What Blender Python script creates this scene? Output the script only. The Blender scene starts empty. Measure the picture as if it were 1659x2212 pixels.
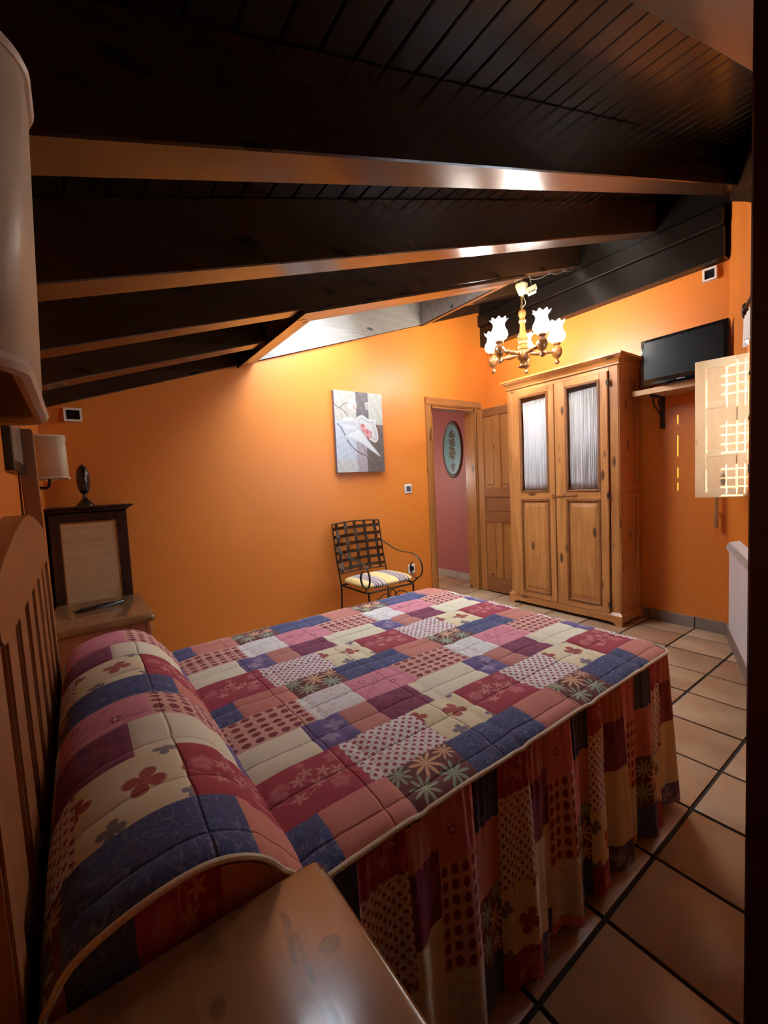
import bpy, bmesh, math, random
import numpy as np
from mathutils import Vector, Matrix
random.seed(7); rng = np.random.default_rng(7)
SC = bpy.context.scene
COL = SC.collection
PI = math.pi

# ------------------------------------------------------------------ camera
F = 913.6
r_ = Vector((0.8074811, -0.5879286, -0.0481066)); u_ = Vector((0.0783158, 0.0260168, 0.9965891)); f_ = Vector((0.5846716, 0.8084944, -0.0670522))
cam = bpy.data.cameras.new('camera'); co = bpy.data.objects.new('camera', cam); COL.objects.link(co)
m = Matrix((r_, u_, -f_)).transposed().to_4x4(); m.translation = Vector((0, 0, 1.24)); co.matrix_world = m
cam.sensor_fit = 'VERTICAL'; cam.sensor_height = 36.0; cam.lens = F / 2212 * 36; cam.clip_start = 0.005; cam.clip_end = 100
SC.camera = co
# ------------------------------------------------------------------ world and light
w = bpy.data.worlds.new('sky'); SC.world = w; w.use_nodes = True
bg = w.node_tree.nodes['Background']; bg.inputs[0].default_value = (0.74, 0.85, 1.0, 1); bg.inputs[1].default_value = 28.0
SUN_AZ, SUN_EL = math.radians(40), math.radians(12.5)
sd = Vector((math.cos(SUN_AZ) * math.cos(SUN_EL), math.sin(SUN_AZ) * math.cos(SUN_EL), -math.sin(SUN_EL)))
sun = bpy.data.lights.new('sun', 'SUN'); sun.energy = 42; sun.angle = math.radians(0.2); sun.color = (1, .82, .45)
so = bpy.data.objects.new('sun', sun); COL.objects.link(so); so.rotation_euler = sd.to_track_quat('-Z', 'Y').to_euler(); so.location = (-2, -3, 4)
hl = bpy.data.lights.new('hall_light', 'POINT'); hl.energy = 26; hl.color = (1, .93, .82); hl.shadow_soft_size = .12
ho = bpy.data.objects.new('hall_light', hl); COL.objects.link(ho); ho.location = (2.5, 4.6, 1.3)
BULB_W = 54.0; BULB_COL = (1.0, .93, .84)
vs = SC.view_settings; vs.view_transform = 'Standard'; vs.look = 'None'; vs.exposure = 0.5; vs.gamma = 1; vs.use_curve_mapping = False
SC.cycles.use_denoising = True; SC.cycles.use_adaptive_sampling = True; SC.cycles.adaptive_threshold = 0.012; SC.cycles.adaptive_min_samples = 24
SC.cycles.max_bounces = 7; SC.cycles.transparent_max_bounces = 6; SC.cycles.diffuse_bounces = 2; SC.cycles.glossy_bounces = 3; SC.cycles.sample_clamp_indirect = 4

# ------------------------------------------------------------------ node helper
class E:
    def __init__(s, nt, v): s.nt, s.v = nt, v
    def _m(s, op, *a, clamp=False):
        n = s.nt.nodes.new('ShaderNodeMath'); n.operation = op; n.use_clamp = clamp
        for i, x in enumerate((s,) + a):
            x = x.v if isinstance(x, E) else x
            if isinstance(x, (int, float)): n.inputs[i].default_value = x
            else: s.nt.links.new(x, n.inputs[i])
        return E(s.nt, n.outputs[0])
    def __add__(s, o): return s._m('ADD', o)
    __radd__ = __add__
    def __mul__(s, o): return s._m('MULTIPLY', o)
    __rmul__ = __mul__
    def __sub__(s, o): return s._m('SUBTRACT', o)
    def __rsub__(s, o): return (s * -1) + o
    def __truediv__(s, o): return s._m('DIVIDE', o)
    def __neg__(s): return s * -1
    def fract(s): return s._m('FRACT')
    def floor(s): return s._m('FLOOR')
    def abs(s): return s._m('ABSOLUTE')
    def sin(s): return s._m('SINE')
    def cos(s): return s._m('COSINE')
    def sqrt(s): return s._m('SQRT')
    def pow(s, e): return s._m('POWER', e)
    def mn(s, o): return s._m('MINIMUM', o)
    def mx(s, o): return s._m('MAXIMUM', o)
    def atan2(s, o): return s._m('ARCTAN2', o)
    def clamp(s): return s._m('ADD', 0.0, clamp=True)
    def below(s, t, soft=.1):      # 1 where s<t
        return ((t - s) / soft + .5).clamp() if isinstance(t, E) else (((s * -1) + t) / soft + .5).clamp()
def hyp(a, b): return (a * a + b * b).sqrt()
def mat(name):
    m = bpy.data.materials.new(name); m.use_nodes = True
    nt = m.node_tree; b = nt.nodes['Principled BSDF']; return m, nt, b
def rgb(nt, c):
    n = nt.nodes.new('ShaderNodeRGB'); n.outputs[0].default_value = (*c, 1); return n.outputs[0]
def mix(nt, f, a, b):
    n = nt.nodes.new('ShaderNodeMix'); n.data_type = 'RGBA'
    if isinstance(f, E): nt.links.new(f.v, n.inputs[0])
    else: n.inputs[0].default_value = f
    for i, c in ((6, a), (7, b)):
        if isinstance(c, (tuple, list)): n.inputs[i].default_value = (*c[:3], 1)
        else: nt.links.new(c, n.inputs[i])
    return n.outputs[2]
def coord(nt, kind='Object', rand=0.0):
    tc = nt.nodes.new('ShaderNodeTexCoord'); v = tc.outputs[kind]
    if rand:
        oi = nt.nodes.new('ShaderNodeObjectInfo'); vm = nt.nodes.new('ShaderNodeVectorMath'); vm.operation = 'ADD'
        sc = nt.nodes.new('ShaderNodeMath'); sc.operation = 'MULTIPLY'; sc.inputs[1].default_value = rand
        nt.links.new(oi.outputs['Random'], sc.inputs[0]); nt.links.new(v, vm.inputs[0]); nt.links.new(sc.outputs[0], vm.inputs[1]); v = vm.outputs[0]
    return v
def mapping(nt, v, scale):
    mp = nt.nodes.new('ShaderNodeMapping'); nt.links.new(v, mp.inputs[0]); mp.inputs['Scale'].default_value = scale; return mp.outputs[0]
def noise(nt, v, scale=5, detail=3, rough=.5, dist=0):
    n = nt.nodes.new('ShaderNodeTexNoise'); nt.links.new(v, n.inputs['Vector'])
    n.inputs['Scale'].default_value = scale; n.inputs['Detail'].default_value = detail; n.inputs['Roughness'].default_value = rough; n.inputs['Distortion'].default_value = dist
    return E(nt, n.outputs[0])
def voro(nt, v, scale=3):
    n = nt.nodes.new('ShaderNodeTexVoronoi'); nt.links.new(v, n.inputs['Vector']); n.inputs['Scale'].default_value = scale; return E(nt, n.outputs['Distance'])
def bump(nt, b, h, strength=.2, dist=.005):
    n = nt.nodes.new('ShaderNodeBump'); n.inputs['Strength'].default_value = strength; n.inputs['Distance'].default_value = dist
    nt.links.new(h.v, n.inputs['Height']); nt.links.new(n.outputs[0], b.inputs['Normal'])
def sep(nt, v):
    n = nt.nodes.new('ShaderNodeSeparateXYZ'); nt.links.new(v, n.inputs[0]); return [E(nt, o) for o in n.outputs]
def srgb(r, g, b):
    f = lambda c: (c / 255 / 12.92) if c / 255 <= .04045 else ((c / 255 + .055) / 1.055) ** 2.4
    return (f(r), f(g), f(b))
def plain(name, c, rough=.5, metal=0, coat=0, var=.08, vscale=20, bmp=.0):
    m, nt, b = mat(name)
    n = noise(nt, coord(nt), vscale, 4)
    col = mix(nt, n, tuple(x * (1 - var) for x in c), tuple(min(1, x * (1 + var)) for x in c))
    nt.links.new(col, b.inputs['Base Color']); b.inputs['Roughness'].default_value = rough; b.inputs['Metallic'].default_value = metal
    b.inputs['Coat Weight'].default_value = coat; b.inputs['Coat Roughness'].default_value = .15
    if bmp: bump(nt, b, n, bmp, .003)
    return m
def wood(name, c1, c2, axis='z', rough=.38, knots=True, coat=.15, marks=None, spec=.5, bmp=.12):
    m, nt, b = mat(name)
    v = coord(nt, 'Object', 0 if marks else 9.0)
    s = {'x': (1.2, 14, 14), 'y': (14, 1.2, 14), 'z': (14, 14, 1.2)}[axis]
    vv = mapping(nt, v, s)
    n = noise(nt, vv, 1.0, 5, .6, 1.2)
    n2 = noise(nt, vv, 5.0, 3, .7)
    g = ((n - .32) * 2.4).clamp() * .75 + n2 * .25
    col = mix(nt, g.clamp(), c2, c1)
    if knots:
        s2 = {'x': (3.2, 9, 9), 'y': (9, 3.2, 9), 'z': (9, 9, 3.2)}[axis]
        d = voro(nt, mapping(nt, v, s2), 1.0)
        col = mix(nt, d.below(.14, .08) * .9, col, tuple(x * .16 for x in c2))
    if marks:
        X, Y, Z = sep(nt, v); X = X + .07; Y = Y + .312; wob = noise(nt, v, 60, 2)
        for (a, bb, rx, ry, kk) in marks:
            d = hyp((X - a) / rx, (Y - bb) / ry) + (wob - .5) * .9
            col = mix(nt, d.below(1.0, .7) * kk, col, (.02, .01, .012))
    nt.links.new(col, b.inputs['Base Color']); b.inputs['Roughness'].default_value = rough
    b.inputs['Coat Weight'].default_value = coat; b.inputs['Coat Roughness'].default_value = .12; b.inputs['Specular IOR Level'].default_value = spec
    if bmp: bump(nt, b, g, bmp, .002)
    return m

# ------------------------------------------------------------------ mesh helper
def loc_of(o):
    v = Vector((0, 0, 0))
    while o is not None: v += o.location; o = o.parent
    return v
class MB:
    def __init__(s, M=None): s.bm = bmesh.new(); s.M = M
    def box(s, x0, x1, y0, y1, z0, z1, bev=0, seg=1, M=None):
        r = bmesh.ops.create_cube(s.bm, size=1.0); vs_ = r['verts']
        for v in vs_:
            v.co = Vector(((x0 + x1) / 2 + v.co.x * (x1 - x0), (y0 + y1) / 2 + v.co.y * (y1 - y0), (z0 + z1) / 2 + v.co.z * (z1 - z0)))
        if bev:
            es = list({e for v in vs_ for e in v.link_edges})
            rr = bmesh.ops.bevel(s.bm, geom=es, offset=bev, segments=seg, profile=.5, affect='EDGES')
            vs_ = list({v for f in rr['faces'] for v in f.verts} | {v for v in vs_ if v.is_valid})
        if M is not None:
            for v in vs_: v.co = M @ v.co
        return s
    def faces(s, co, fs):
        vv = [s.bm.verts.new(c) for c in co]
        for f in fs:
            try: s.bm.faces.new([vv[i] for i in f])
            except ValueError: pass
        return s
    def prism(s, poly, fn, a, b):      # poly 2D points; fn(u,v,w)->Vector; extruded from w=a to w=b
        n = len(poly)
        co = [fn(u, v, a) for u, v in poly] + [fn(u, v, b) for u, v in poly]
        fs = [tuple(range(n))[::-1], tuple(range(n, 2 * n))] + [(i, (i + 1) % n, n + (i + 1) % n, n + i) for i in range(n)]
        return s.faces(co, fs)
    def grid(s, P, closed_u=False):
        nu, nv = len(P), len(P[0]); vv = [[s.bm.verts.new(c) for c in row] for row in P]
        for i in range(nu if closed_u else nu - 1):
            for j in range(nv - 1):
                try: s.bm.faces.new((vv[i][j], vv[(i + 1) % nu][j], vv[(i + 1) % nu][j + 1], vv[i][j + 1]))
                except ValueError: pass
        return s
    def lathe(s, prof, o=(0, 0, 0), axis=(0, 0, 1), seg=20, sq=None):
        o = Vector(o); q = Vector((0, 0, 1)).rotation_difference(Vector(axis).normalized()).to_matrix()
        P = []
        for k in range(seg):
            a = 2 * PI * k / seg; f = sq(a) if sq else 1.0
            P.append([o + q @ Vector((r * f * math.cos(a), r * f * math.sin(a), h)) for r, h in prof])
        s.grid(P, closed_u=True)
        for idx in (0, -1):
            if prof[idx][0] > 1e-5:
                co = [P[k][idx] for k in range(seg)]; s.faces(co, [tuple(range(seg))])
        return s
    def tube(s, pts, r, seg=8, flat=None, up=None):
        pts = [Vector(p) for p in pts]; P = []
        prev = None
        for i, p in enumerate(pts):
            t = (pts[min(i + 1, len(pts) - 1)] - pts[max(i - 1, 0)]).normalized()
            if prev is None:
                a = Vector(up) if up else (Vector((0, 0, 1)) if abs(t.z) < .9 else Vector((1, 0, 0)))
                n = (a - t * a.dot(t)).normalized()
            else:
                n = (prev - t * prev.dot(t)).normalized()
            prev = n; b = t.cross(n); rr = r[i] if isinstance(r, (list, tuple)) else r
            ra, rb = (rr, rr) if not flat else flat
            P.append([p + n * ra * math.cos(2 * PI * k / seg) + b * rb * math.sin(2 * PI * k / seg) for k in range(seg)])
        PT = [[P[i][k] for i in range(len(P))] for k in range(seg)]
        s.grid(PT, closed_u=True)
        s.faces(P[0], [tuple(range(seg))]); s.faces(P[-1], [tuple(range(seg))])
        return s
    def build(s, name, m, parent=None, smooth=False, shade_angle=None):
        bm = s.bm
        if s.M is not None: bm.transform(s.M)
        off = loc_of(parent)
        bmesh.ops.remove_doubles(bm, verts=bm.verts, dist=1e-6)
        bmesh.ops.recalc_face_normals(bm, faces=bm.faces)
        if off.length: bmesh.ops.translate(bm, verts=bm.verts, vec=-off)
        me = bpy.data.meshes.new(name); bm.to_mesh(me); bm.free()
        if m is not None: me.materials.append(m)
        if smooth:
            for p in me.polygons: p.use_smooth = True
            if smooth != 2:
                try: me.set_sharp_from_angle(angle=math.radians(shade_angle or 40))
                except Exception: pass
        o = bpy.data.objects.new(name, me); COL.objects.link(o)
        if parent is not None: o.parent = parent
        return o
def tag(o, label=None, cat=None, group=None, kind=None):
    if label: o['label'] = label
    if cat: o['category'] = cat
    if group: o['group'] = group
    if kind: o['kind'] = kind
    return o
def empty(name, loc, **k):
    o = bpy.data.objects.new(name, None); COL.objects.link(o); o.location = loc; o.empty_display_size = .1; return tag(o, **k)
def struct(o): o['kind'] = 'structure'; return o
def link_copy(me, name, parent, loc, m=None):
    o = bpy.data.objects.new(name, me); COL.objects.link(o); o.parent = parent; o.location = loc; return o
def copy_tree(o, parent=None):
    c = o.copy(); COL.objects.link(c); c.parent = parent
    for ch in list(o.children): copy_tree(ch, c)
    return c
def catmull(pts, n=8):
    pts = [Vector(p) for p in pts]; out = []
    for i in range(len(pts) - 1):
        p0, p1, p2, p3 = pts[max(i - 1, 0)], pts[i], pts[i + 1], pts[min(i + 2, len(pts) - 1)]
        for k in range(n):
            t = k / n
            out.append(.5 * ((2 * p1) + (p2 - p0) * t + (2 * p0 - 5 * p1 + 4 * p2 - p3) * t * t + (3 * p1 - p0 - 3 * p2 + p3) * t ** 3))
    out.append(pts[-1]); return out

# ------------------------------------------------------------------ room numbers
XB, YA, XH = 3.83, 3.20, -0.15
T = 0.3335; ZR = 1.815; ZB = 2.036
def zr(x): return ZR + T * x
def sbox(mb, x0, x1, y0, y1, o0, o1):      # box following the roof slope
    co = [Vector((x, y, zr(x) + o)) for x in (x0, x1) for y in (y0, y1) for o in (o0, o1)]
    return mb.faces(co, [(0, 1, 3, 2), (4, 6, 7, 5), (0, 4, 5, 1), (2, 3, 7, 6), (0, 2, 6, 4), (1, 5, 7, 3)])
CA = math.atan(.389); dC = Vector((-math.cos(CA), -math.sin(CA), 0)); nC = Vector((-math.sin(CA), math.cos(CA), 0)); PC = Vector((XB, 1.02, 0))
def wc(s, n, z): return PC + dC * s + nC * n + Vector((0, 0, z))
MC = Matrix(((dC.x, nC.x, 0, PC.x), (dC.y, nC.y, 0, PC.y), (0, 0, 1, 0), (0, 0, 0, 1)))    # local (s, n, z) -> world

# ------------------------------------------------------------------ materials
M = {}
def wallpaint(name, c, c2, rough=.5):
    m, nt, b = mat(name); v = coord(nt)
    n = noise(nt, v, 1.2, 3); f = noise(nt, v, 90, 3)
    col = mix(nt, n, c, c2); nt.links.new(col, b.inputs['Base Color']); b.inputs['Roughness'].default_value = rough
    bump(nt, b, f, .06, .002); return m
M['orange'] = wallpaint('orange_paint', (.68, .195, .022), (.72, .22, .028), .42)
M['pink'] = wallpaint('pink_paint', (.42, .145, .13), (.47, .17, .15), .5)
M['beam'] = wood('dark_beam_wood', (.062, .027, .011), (.034, .014, .006), 'x', .24, True, .35)
M['plank'] = wood('dark_plank_wood', (.020, .010, .005), (.011, .006, .003), 'y', .3, False, .2)
M['girder'] = wood('girder_wood', (.012, .008, .006), (.008, .006, .004), 'y', .3, False, .1)
M['sky_lining'] = wood('skylight_lining_wood', (.34, .31, .27), (.20, .18, .155), 'x', .25, True, .4)
M['sky_trim'] = wood('skylight_trim_wood', (.15, .06, .025), (.09, .035, .014), 'x', .3, False, .3)
M['pine_z'] = wood('pine_upright', (.66, .30, .09), (.33, .12, .028), 'z')
M['pine_y'] = wood('pine_across', (.66, .30, .09), (.33, .12, .028), 'y')
M['pine_x'] = wood('pine_deep', (.66, .30, .09), (.33, .12, .028), 'x')
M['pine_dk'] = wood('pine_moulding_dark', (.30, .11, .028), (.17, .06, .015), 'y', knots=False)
M['pale_z'] = wood('pale_pine', (.76, .47, .24), (.62, .35, .16), 'z', .5)
M['pale_x'] = wood('pale_shelf_pine', (.76, .50, .27), (.62, .38, .18), 'y', .5)
M['door_z'] = wood('door_wood', (.42, .175, .045), (.28, .105, .025), 'z', .3)
M['door_y'] = wood('door_wood_across', (.30, .11, .035), (.20, .07, .02), 'y', .3, False)
M['door_x'] = wood('door_casing_wood', (.42, .17, .05), (.30, .11, .03), 'x', .3, False)
M['bed_z'] = wood('bed_wood_upright', (.36, .155, .06), (.26, .10, .038), 'z', .4, False)
M['bed_y'] = wood('bed_wood_across', (.38, .165, .065), (.28, .11, .04), 'y', .4, False)
M['stand'] = wood('nightstand_wood', (.30, .155, .065), (.17, .075, .028), 'y', .18, False, .12,
    marks=[(.219, .469, .012, .011, 1), (.186, .532, .005, .018, .7), (.180, .505, .004, .02, .8), (.187, .495, .005, .018, .8), (.176, .488, .004, .014, .7), (.185, .462, .005, .02, .7), (.144, .592, .004, .004, .7), (.186, .40, .007, .012, .7), (.085, .49, .008, .012, .5),
           (.268, .583, .003, .008, .9), (.262, .578, .003, .008, .9), (.265, .565, .003, .004, .9), (.096, .57, .012, .03, .25)])
M['dkred'] = wood('dark_red_wood', (.060, .004, .003), (.045, .003, .002), 'z', .45, False, 0)
M['mahog'] = wood('mahogany', (.030, .006, .004), (.018, .004, .003), 'z', .35, False, .2)
M['white_pl'] = plain('white_plastic', (.80, .78, .74), .35)
M['cream_pl'] = plain('cream_plastic', (.42, .38, .22), .5)
M['black'] = plain('black_plastic', (.012, .012, .014), .25)
M['blackgloss'] = plain('black_gloss', (.008, .008, .009), .08, coat=.6)
M['screen'] = plain('screen_glass', (.008, .010, .010), .30)
M['iron'] = plain('dark_iron', (.045, .030, .022), .42, .7)
M['bronze'] = plain('dark_bronze_strap', (.075, .060, .046), .25, .85)
M['chrome'] = plain('grey_metal', (.55, .54, .52), .3, .9)
M['brass'] = plain('aged_brass', (.45, .30, .10), .3, .8)
M['radiator'] = plain('white_enamel', (.78, .76, .75), .3)
M['grille'] = plain('grey_grille', (.55, .54, .50), .4)
M['turned'] = wood('turned_light_wood', (.33, .13, .035), (.22, .08, .02), 'z', .25, False, .4)
M['outside'] = plain('outside_sun_mask', (.45, .38, .3), .7)  # for the unseen sun block and slit mask added outside
M['porcelain'] = plain('white_porcelain', (.85, .83, .80), .1, coat=.6)
# grout / floor
M['grout'] = plain('dark_grout', (.030, .022, .018), .85, vscale=60, bmp=.2)
def tile_mat():
    m, nt, b = mat('terracotta_tile'); v = coord(nt, 'Object', 7.0)
    n = noise(nt, v, 3.0, 4, .55, .6); f = noise(nt, v, 45, 3)
    oi = nt.nodes.new('ShaderNodeObjectInfo'); rd = E(nt, oi.outputs['Random'])
    a = mix(nt, ((n - .3) * 2.2).clamp(), (.36, .225, .125), (.60, .44, .28))
    a = mix(nt, ((rd - .80) * 8).clamp() * .55, a, (.26, .115, .07))
    a = mix(nt, ((rd * 7).fract() * .35), a, (.55, .33, .17))
    nt.links.new(a, b.inputs['Base Color']); b.inputs['Roughness'].default_value = .33
    bump(nt, b, n * .7 + f * .15, .35, .006); return m
M['tile'] = tile_mat()
M['base_tile'] = plain('grey_skirting_tile', (.24, .18, .15), .4, vscale=8, var=.2)
M['base_pale'] = plain('pale_skirting_tile', (.50, .46, .40), .4, vscale=8, var=.2)
# fabric
def shade_mat(name, c):
    m, nt, b = mat(name); v = coord(nt); n = noise(nt, v, 160, 2)
    nt.links.new(mix(nt, n, tuple(x * .93 for x in c), c), b.inputs['Base Color']); b.inputs['Roughness'].default_value = .45
    b.inputs['Sheen Weight'].default_value = .2; bump(nt, b, n, .1, .001); return m
M['shade'] = shade_mat('cream_lampshade', (.74, .60, .40)); M['shade_trim'] = shade_mat('pale_piping', (.80, .66, .50)); M['shade_in'] = shade_mat('olive_lining', (.42, .30, .10))
def curtain_mat():
    m, nt, b = mat('white_cotton'); v = coord(nt); n = noise(nt, v, 60, 2)
    nt.links.new(mix(nt, n, (.84, .84, .84), (.92, .92, .91)), b.inputs['Base Color']); b.inputs['Roughness'].default_value = .8; return m
M['curtain'] = curtain_mat()
def glass_mat(name, rough=0.02, w=.12):
    m = bpy.data.materials.new(name); m.use_nodes = True; nt = m.node_tree; nt.nodes.clear()
    o = nt.nodes.new('ShaderNodeOutputMaterial'); g = nt.nodes.new('ShaderNodeBsdfGlossy'); t = nt.nodes.new('ShaderNodeBsdfTransparent'); x = nt.nodes.new('ShaderNodeMixShader')
    g.inputs['Roughness'].default_value = rough; x.inputs[0].default_value = w
    lw = nt.nodes.new('ShaderNodeLayerWeight'); lw.inputs[0].default_value = .5
    fc = E(nt, lw.outputs['Facing']).pow(5.0) * .9 + .045
    nt.links.new(fc.v, x.inputs[0]); nt.links.new(t.outputs[0], x.inputs[1]); nt.links.new(g.outputs[0], x.inputs[2]); nt.links.new(x.outputs[0], o.inputs[0]); return m
M['glass'] = glass_mat('window_glass')
def lampglass():
    m = bpy.data.materials.new('lit_frosted_glass'); m.use_nodes = True; nt = m.node_tree; nt.nodes.clear()
    o = nt.nodes.new('ShaderNodeOutputMaterial'); e = nt.nodes.new('ShaderNodeEmission'); t = nt.nodes.new('ShaderNodeBsdfTransparent'); x = nt.nodes.new('ShaderNodeMixShader')
    lw = nt.nodes.new('ShaderNodeLayerWeight'); lw.inputs[0].default_value = .35
    e.inputs[0].default_value = (1, .97, .93, 1); e.inputs[1].default_value = 2.6
    s = E(nt, lw.outputs['Facing']) * .45 + .30
    nt.links.new(s.v, x.inputs[0]); nt.links.new(t.outputs[0], x.inputs[1]); nt.links.new(e.outputs[0], x.inputs[2]); nt.links.new(x.outputs[0], o.inputs[0]); return m
M['lampglass'] = lampglass()
def bulb_mat():
    m, nt, b = mat('glowing_bulb'); b.inputs['Emission Color'].default_value = (1, .96, .9, 1); b.inputs['Emission Strength'].default_value = 14; b.inputs['Base Color'].default_value = (1, 1, 1, 1); return m
M['bulb'] = bulb_mat()
def vcol_mat(name, rough=.5):
    m, nt, b = mat(name); a = nt.nodes.new('ShaderNodeAttribute'); a.attribute_name = 'paint'
    n = noise(nt, coord(nt), 55, 4, .7)
    nt.links.new(mix(nt, (n - .35).clamp() * .5, a.outputs['Color'], (.30, .28, .27)), b.inputs['Base Color']); b.inputs['Roughness'].default_value = rough; bump(nt, b, n, .2, .002); return m
M['canvas'] = vcol_mat('painted_canvas'); M['plate'] = vcol_mat('painted_plate', .35)

# ------------------------------------------------------------------ floor
fl = MB(); fl.prism([(XH - .15, -.75), (XB + .1, .9), (XB + .1, YA + 2.9), (1.75, YA + 2.9), (1.75, YA + .14), (XH - .15, YA + .14)], lambda u, v, w_: Vector((u, v, w_)), -.08, -.006)
floor = struct(fl.build('floor', M['grout']))
TX, TY, G = .3145, .3285, .0125
tm = MB(); tm.box(0, TX - G, 0, TY - G, -.006, 0.0, .0028, 2)
tme = tm.build('tile', M['tile']); tme.parent = floor; mesh_t = tme.data
for p in mesh_t.polygons: p.use_smooth = True
try: mesh_t.set_sharp_from_angle(angle=math.radians(25))
except Exception: pass
first = True
xs = [1.10 + TX * k for k in range(-4, 9)]; ys = [.562 + .3285 * k for k in range(-4, 17)]
for x in xs:
    for y in ys:
        hall = y > YA - .2
        if hall and (x < 1.9 or y > 5.6): continue
        # skip tiles wholly beyond the slanted wall or the outer walls
        if y + TY < -.47 + .389 * (x): continue
        if x + TX < XH or x > XB - .02: continue
        lc = (x + G / 2, y + G / 2, random.uniform(-.0012, .0))
        if first: tme.location = lc; first = False; o = tme
        else: o = link_copy(mesh_t, 'tile', floor, lc)

# ------------------------------------------------------------------ walls
def XZ(y0): return lambda u, v, w_: Vector((u, w_, v))
# wall with the door opening (far wall, parallel to the bed)
OX0, OX1, OZ = 2.95, 3.60, 2.0
wa = MB()
wa.prism([(XH - .15, -.05), (OX0, -.05), (OX0, zr(OX0)), (XH - .15, zr(XH - .15))], XZ(0), YA, YA + .13)
wa.prism([(OX0, OZ), (OX1, OZ), (OX1, zr(OX1)), (OX0, zr(OX0))], XZ(0), YA, YA + .13)
wa.prism([(OX1, -.05), (XB, -.05), (XB, zr(XB)), (OX1, zr(OX1))], XZ(0), YA, YA + .13)
wall_far = struct(wa.build('wall_back', M['orange']))
wb = MB(); wb.prism([(1.0, -.05), (YA + .13, -.05), (YA + .13, 3.5), (1.0, 3.5)], lambda u, v, w_: Vector((w_, u, v)), XB, XB + .15)
wall_b = struct(wb.build('wall_right', M['orange']))
wh = MB(); wh.prism([(-.65, -.05), (YA, -.05), (YA, 2.05), (-.55, 2.05)], lambda u, v, w_: Vector((w_, u, v)), XH - .15, XH)
wall_h = struct(wh.build('wall_left', M['orange']))
# slanted wall with the window (local s, n, z)
WS0, WS1, WZ0, WZ1 = .725, 2.30, 1.08, 2.02
wcn = MB(MC)
def cz(s): return zr(XB + dC.x * s) + .30
def SP(mb, a, b, z0, za, zb): mb.prism([(a, z0), (b, z0), (b, zb), (a, za)], lambda u, v, w_: Vector((u, w_, v)), -.2, 0)
SP(wcn, -.05, WS0, -.05, cz(0), cz(WS0)); SP(wcn, WS0, WS1, -.05, WZ0, WZ0); SP(wcn, WS0, WS1, WZ1, cz(WS0), cz(WS1)); SP(wcn, WS1, 4.3, -.05, cz(WS1), cz(4.3))
wall_c = struct(wcn.build('wall_front', M['orange']))
# hall
hw = MB(); hw.box(XB, XB + .15, YA + .13, 6.1, -.05, 2.6)
struct(hw.build('wall_hall_side', M['pink']))
hw = MB(); hw.box(1.75, 1.9, YA + .13, 6.1, -.05, 2.6); struct(hw.build('wall_hall_left', M['pink']))
hw = MB(); hw.box(1.75, XB + .15, 5.95, 6.1, -.05, 2.6); struct(hw.build('wall_hall_end', M['pink']))
hw = MB(); hw.box(1.75, XB + .15, YA + .13, 6.1, 2.5, 2.6); struct(hw.build('ceiling_hall', M['pink']))

# baseboards: tiles as pieces
bb = MB(); bb.box(XB - .005, XB, 1.02, 2.60, 0, .08); base_r = struct(bb.build('baseboard_right', M['grout']))
def base_tiles(parent, x, y0, y1, joint, h, mt, L):
    y = joint
    while y > y0: y -= L
    k = 0
    while y < y1:
        a, b = max(y, y0), min(y + L, y1)
        if b - a > .02:
            q = MB(); q.box(x - .012, x, a + .003, b - .003, 0, h, .002); q.build('skirting_tile', mt, parent)
        y += L
base_tiles(base_r, XB, 1.02, 2.60, 1.222, .088, M['base_tile'], .3285)
bb = MB(); bb.box(XB - .004, XB, YA + .13, 5.95, 0, .08); base_hall = struct(bb.build('baseboard_hall', M['grout']))
base_tiles(base_hall, XB, YA + .13, 5.95, 3.751, .085, M['base_pale'], .3)
bb = MB(); bb.box(XH, 2.877, YA - .004, YA, 0, .075); base_back = struct(bb.build('baseboard_back', M['grout']))
x = XH
while x < 2.87:
    q = MB(); q.box(x + .003, min(x + .3285, 2.877) - .003, YA - .012, YA, 0, .085, .002); q.build('skirting_tile', M['base_tile'], base_back); x += .3285

bb = MB(MC); bb.box(.02, 3.9, 0, .004, 0, .08); base_f = struct(bb.build('baseboard_front', M['grout']))
s = .02
while s < 3.6: q = MB(MC); q.box(s + .002, s + .3265, 0, .012, 0, .088, .002); q.build('skirting_tile', M['base_tile'], base_f); s += .3285

# ------------------------------------------------------------------ ceiling
ceil = empty('ceiling', (0, 0, 0), kind='structure')
SKX0, SKX1, SKY0, SKY1 = 1.17, 2.85, 2.25, 3.19
PW = .0955; x = XH - .1; k = 0
while x < XB + .05:
    a, b = x + .0025, x + PW - .0025
    spans = [(-.62, YA + .15)] if (b < SKX0 or a > SKX1) else [(-.62, SKY0), (SKY1, YA + .15)]
    for (y0, y1) in spans:
        d = ZB - ZR; q = MB(); c = .004
        pr = [(a, d + .003), (a + c, d), (b - c, d), (b, d + .003), (b, d + .02), (a, d + .02)]
        q.prism(pr, lambda u, v, w_: Vector((u, w_, zr(u) + v)), y0, y1); q.build('plank', M['plank'], ceil)
    x += PW
q = MB()
for (a, b, y0, y1) in ((XH - .15, SKX0, -.62, YA + .15), (SKX1, XB + .1, -.62, YA + .15), (SKX0, SKX1, -.62, SKY0), (SKX0, SKX1, SKY1, YA + .15)):
    sbox(q, a, b, y0, y1, ZB - ZR + .0205, ZB - ZR + .08)
q.build('roof_deck', M['plank'], ceil)
RD = ZB - ZR
def rafter(x0, x1, y0, y1):
    q = MB(); sbox(q, x0, x1, y0, y1, 0, RD)
    bmesh.ops.bevel(q.bm, geom=list(q.bm.edges), offset=.004, segments=1, affect='EDGES')
    return q.build('rafter', M['beam'], ceil)
rafter(XH, 2.20, .285, .397); rafter(XH, 3.74, .873, .983); rafter(XH, 3.72, 1.442, 1.565); rafter(XH, 3.72, 2.037, 2.150)
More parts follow.
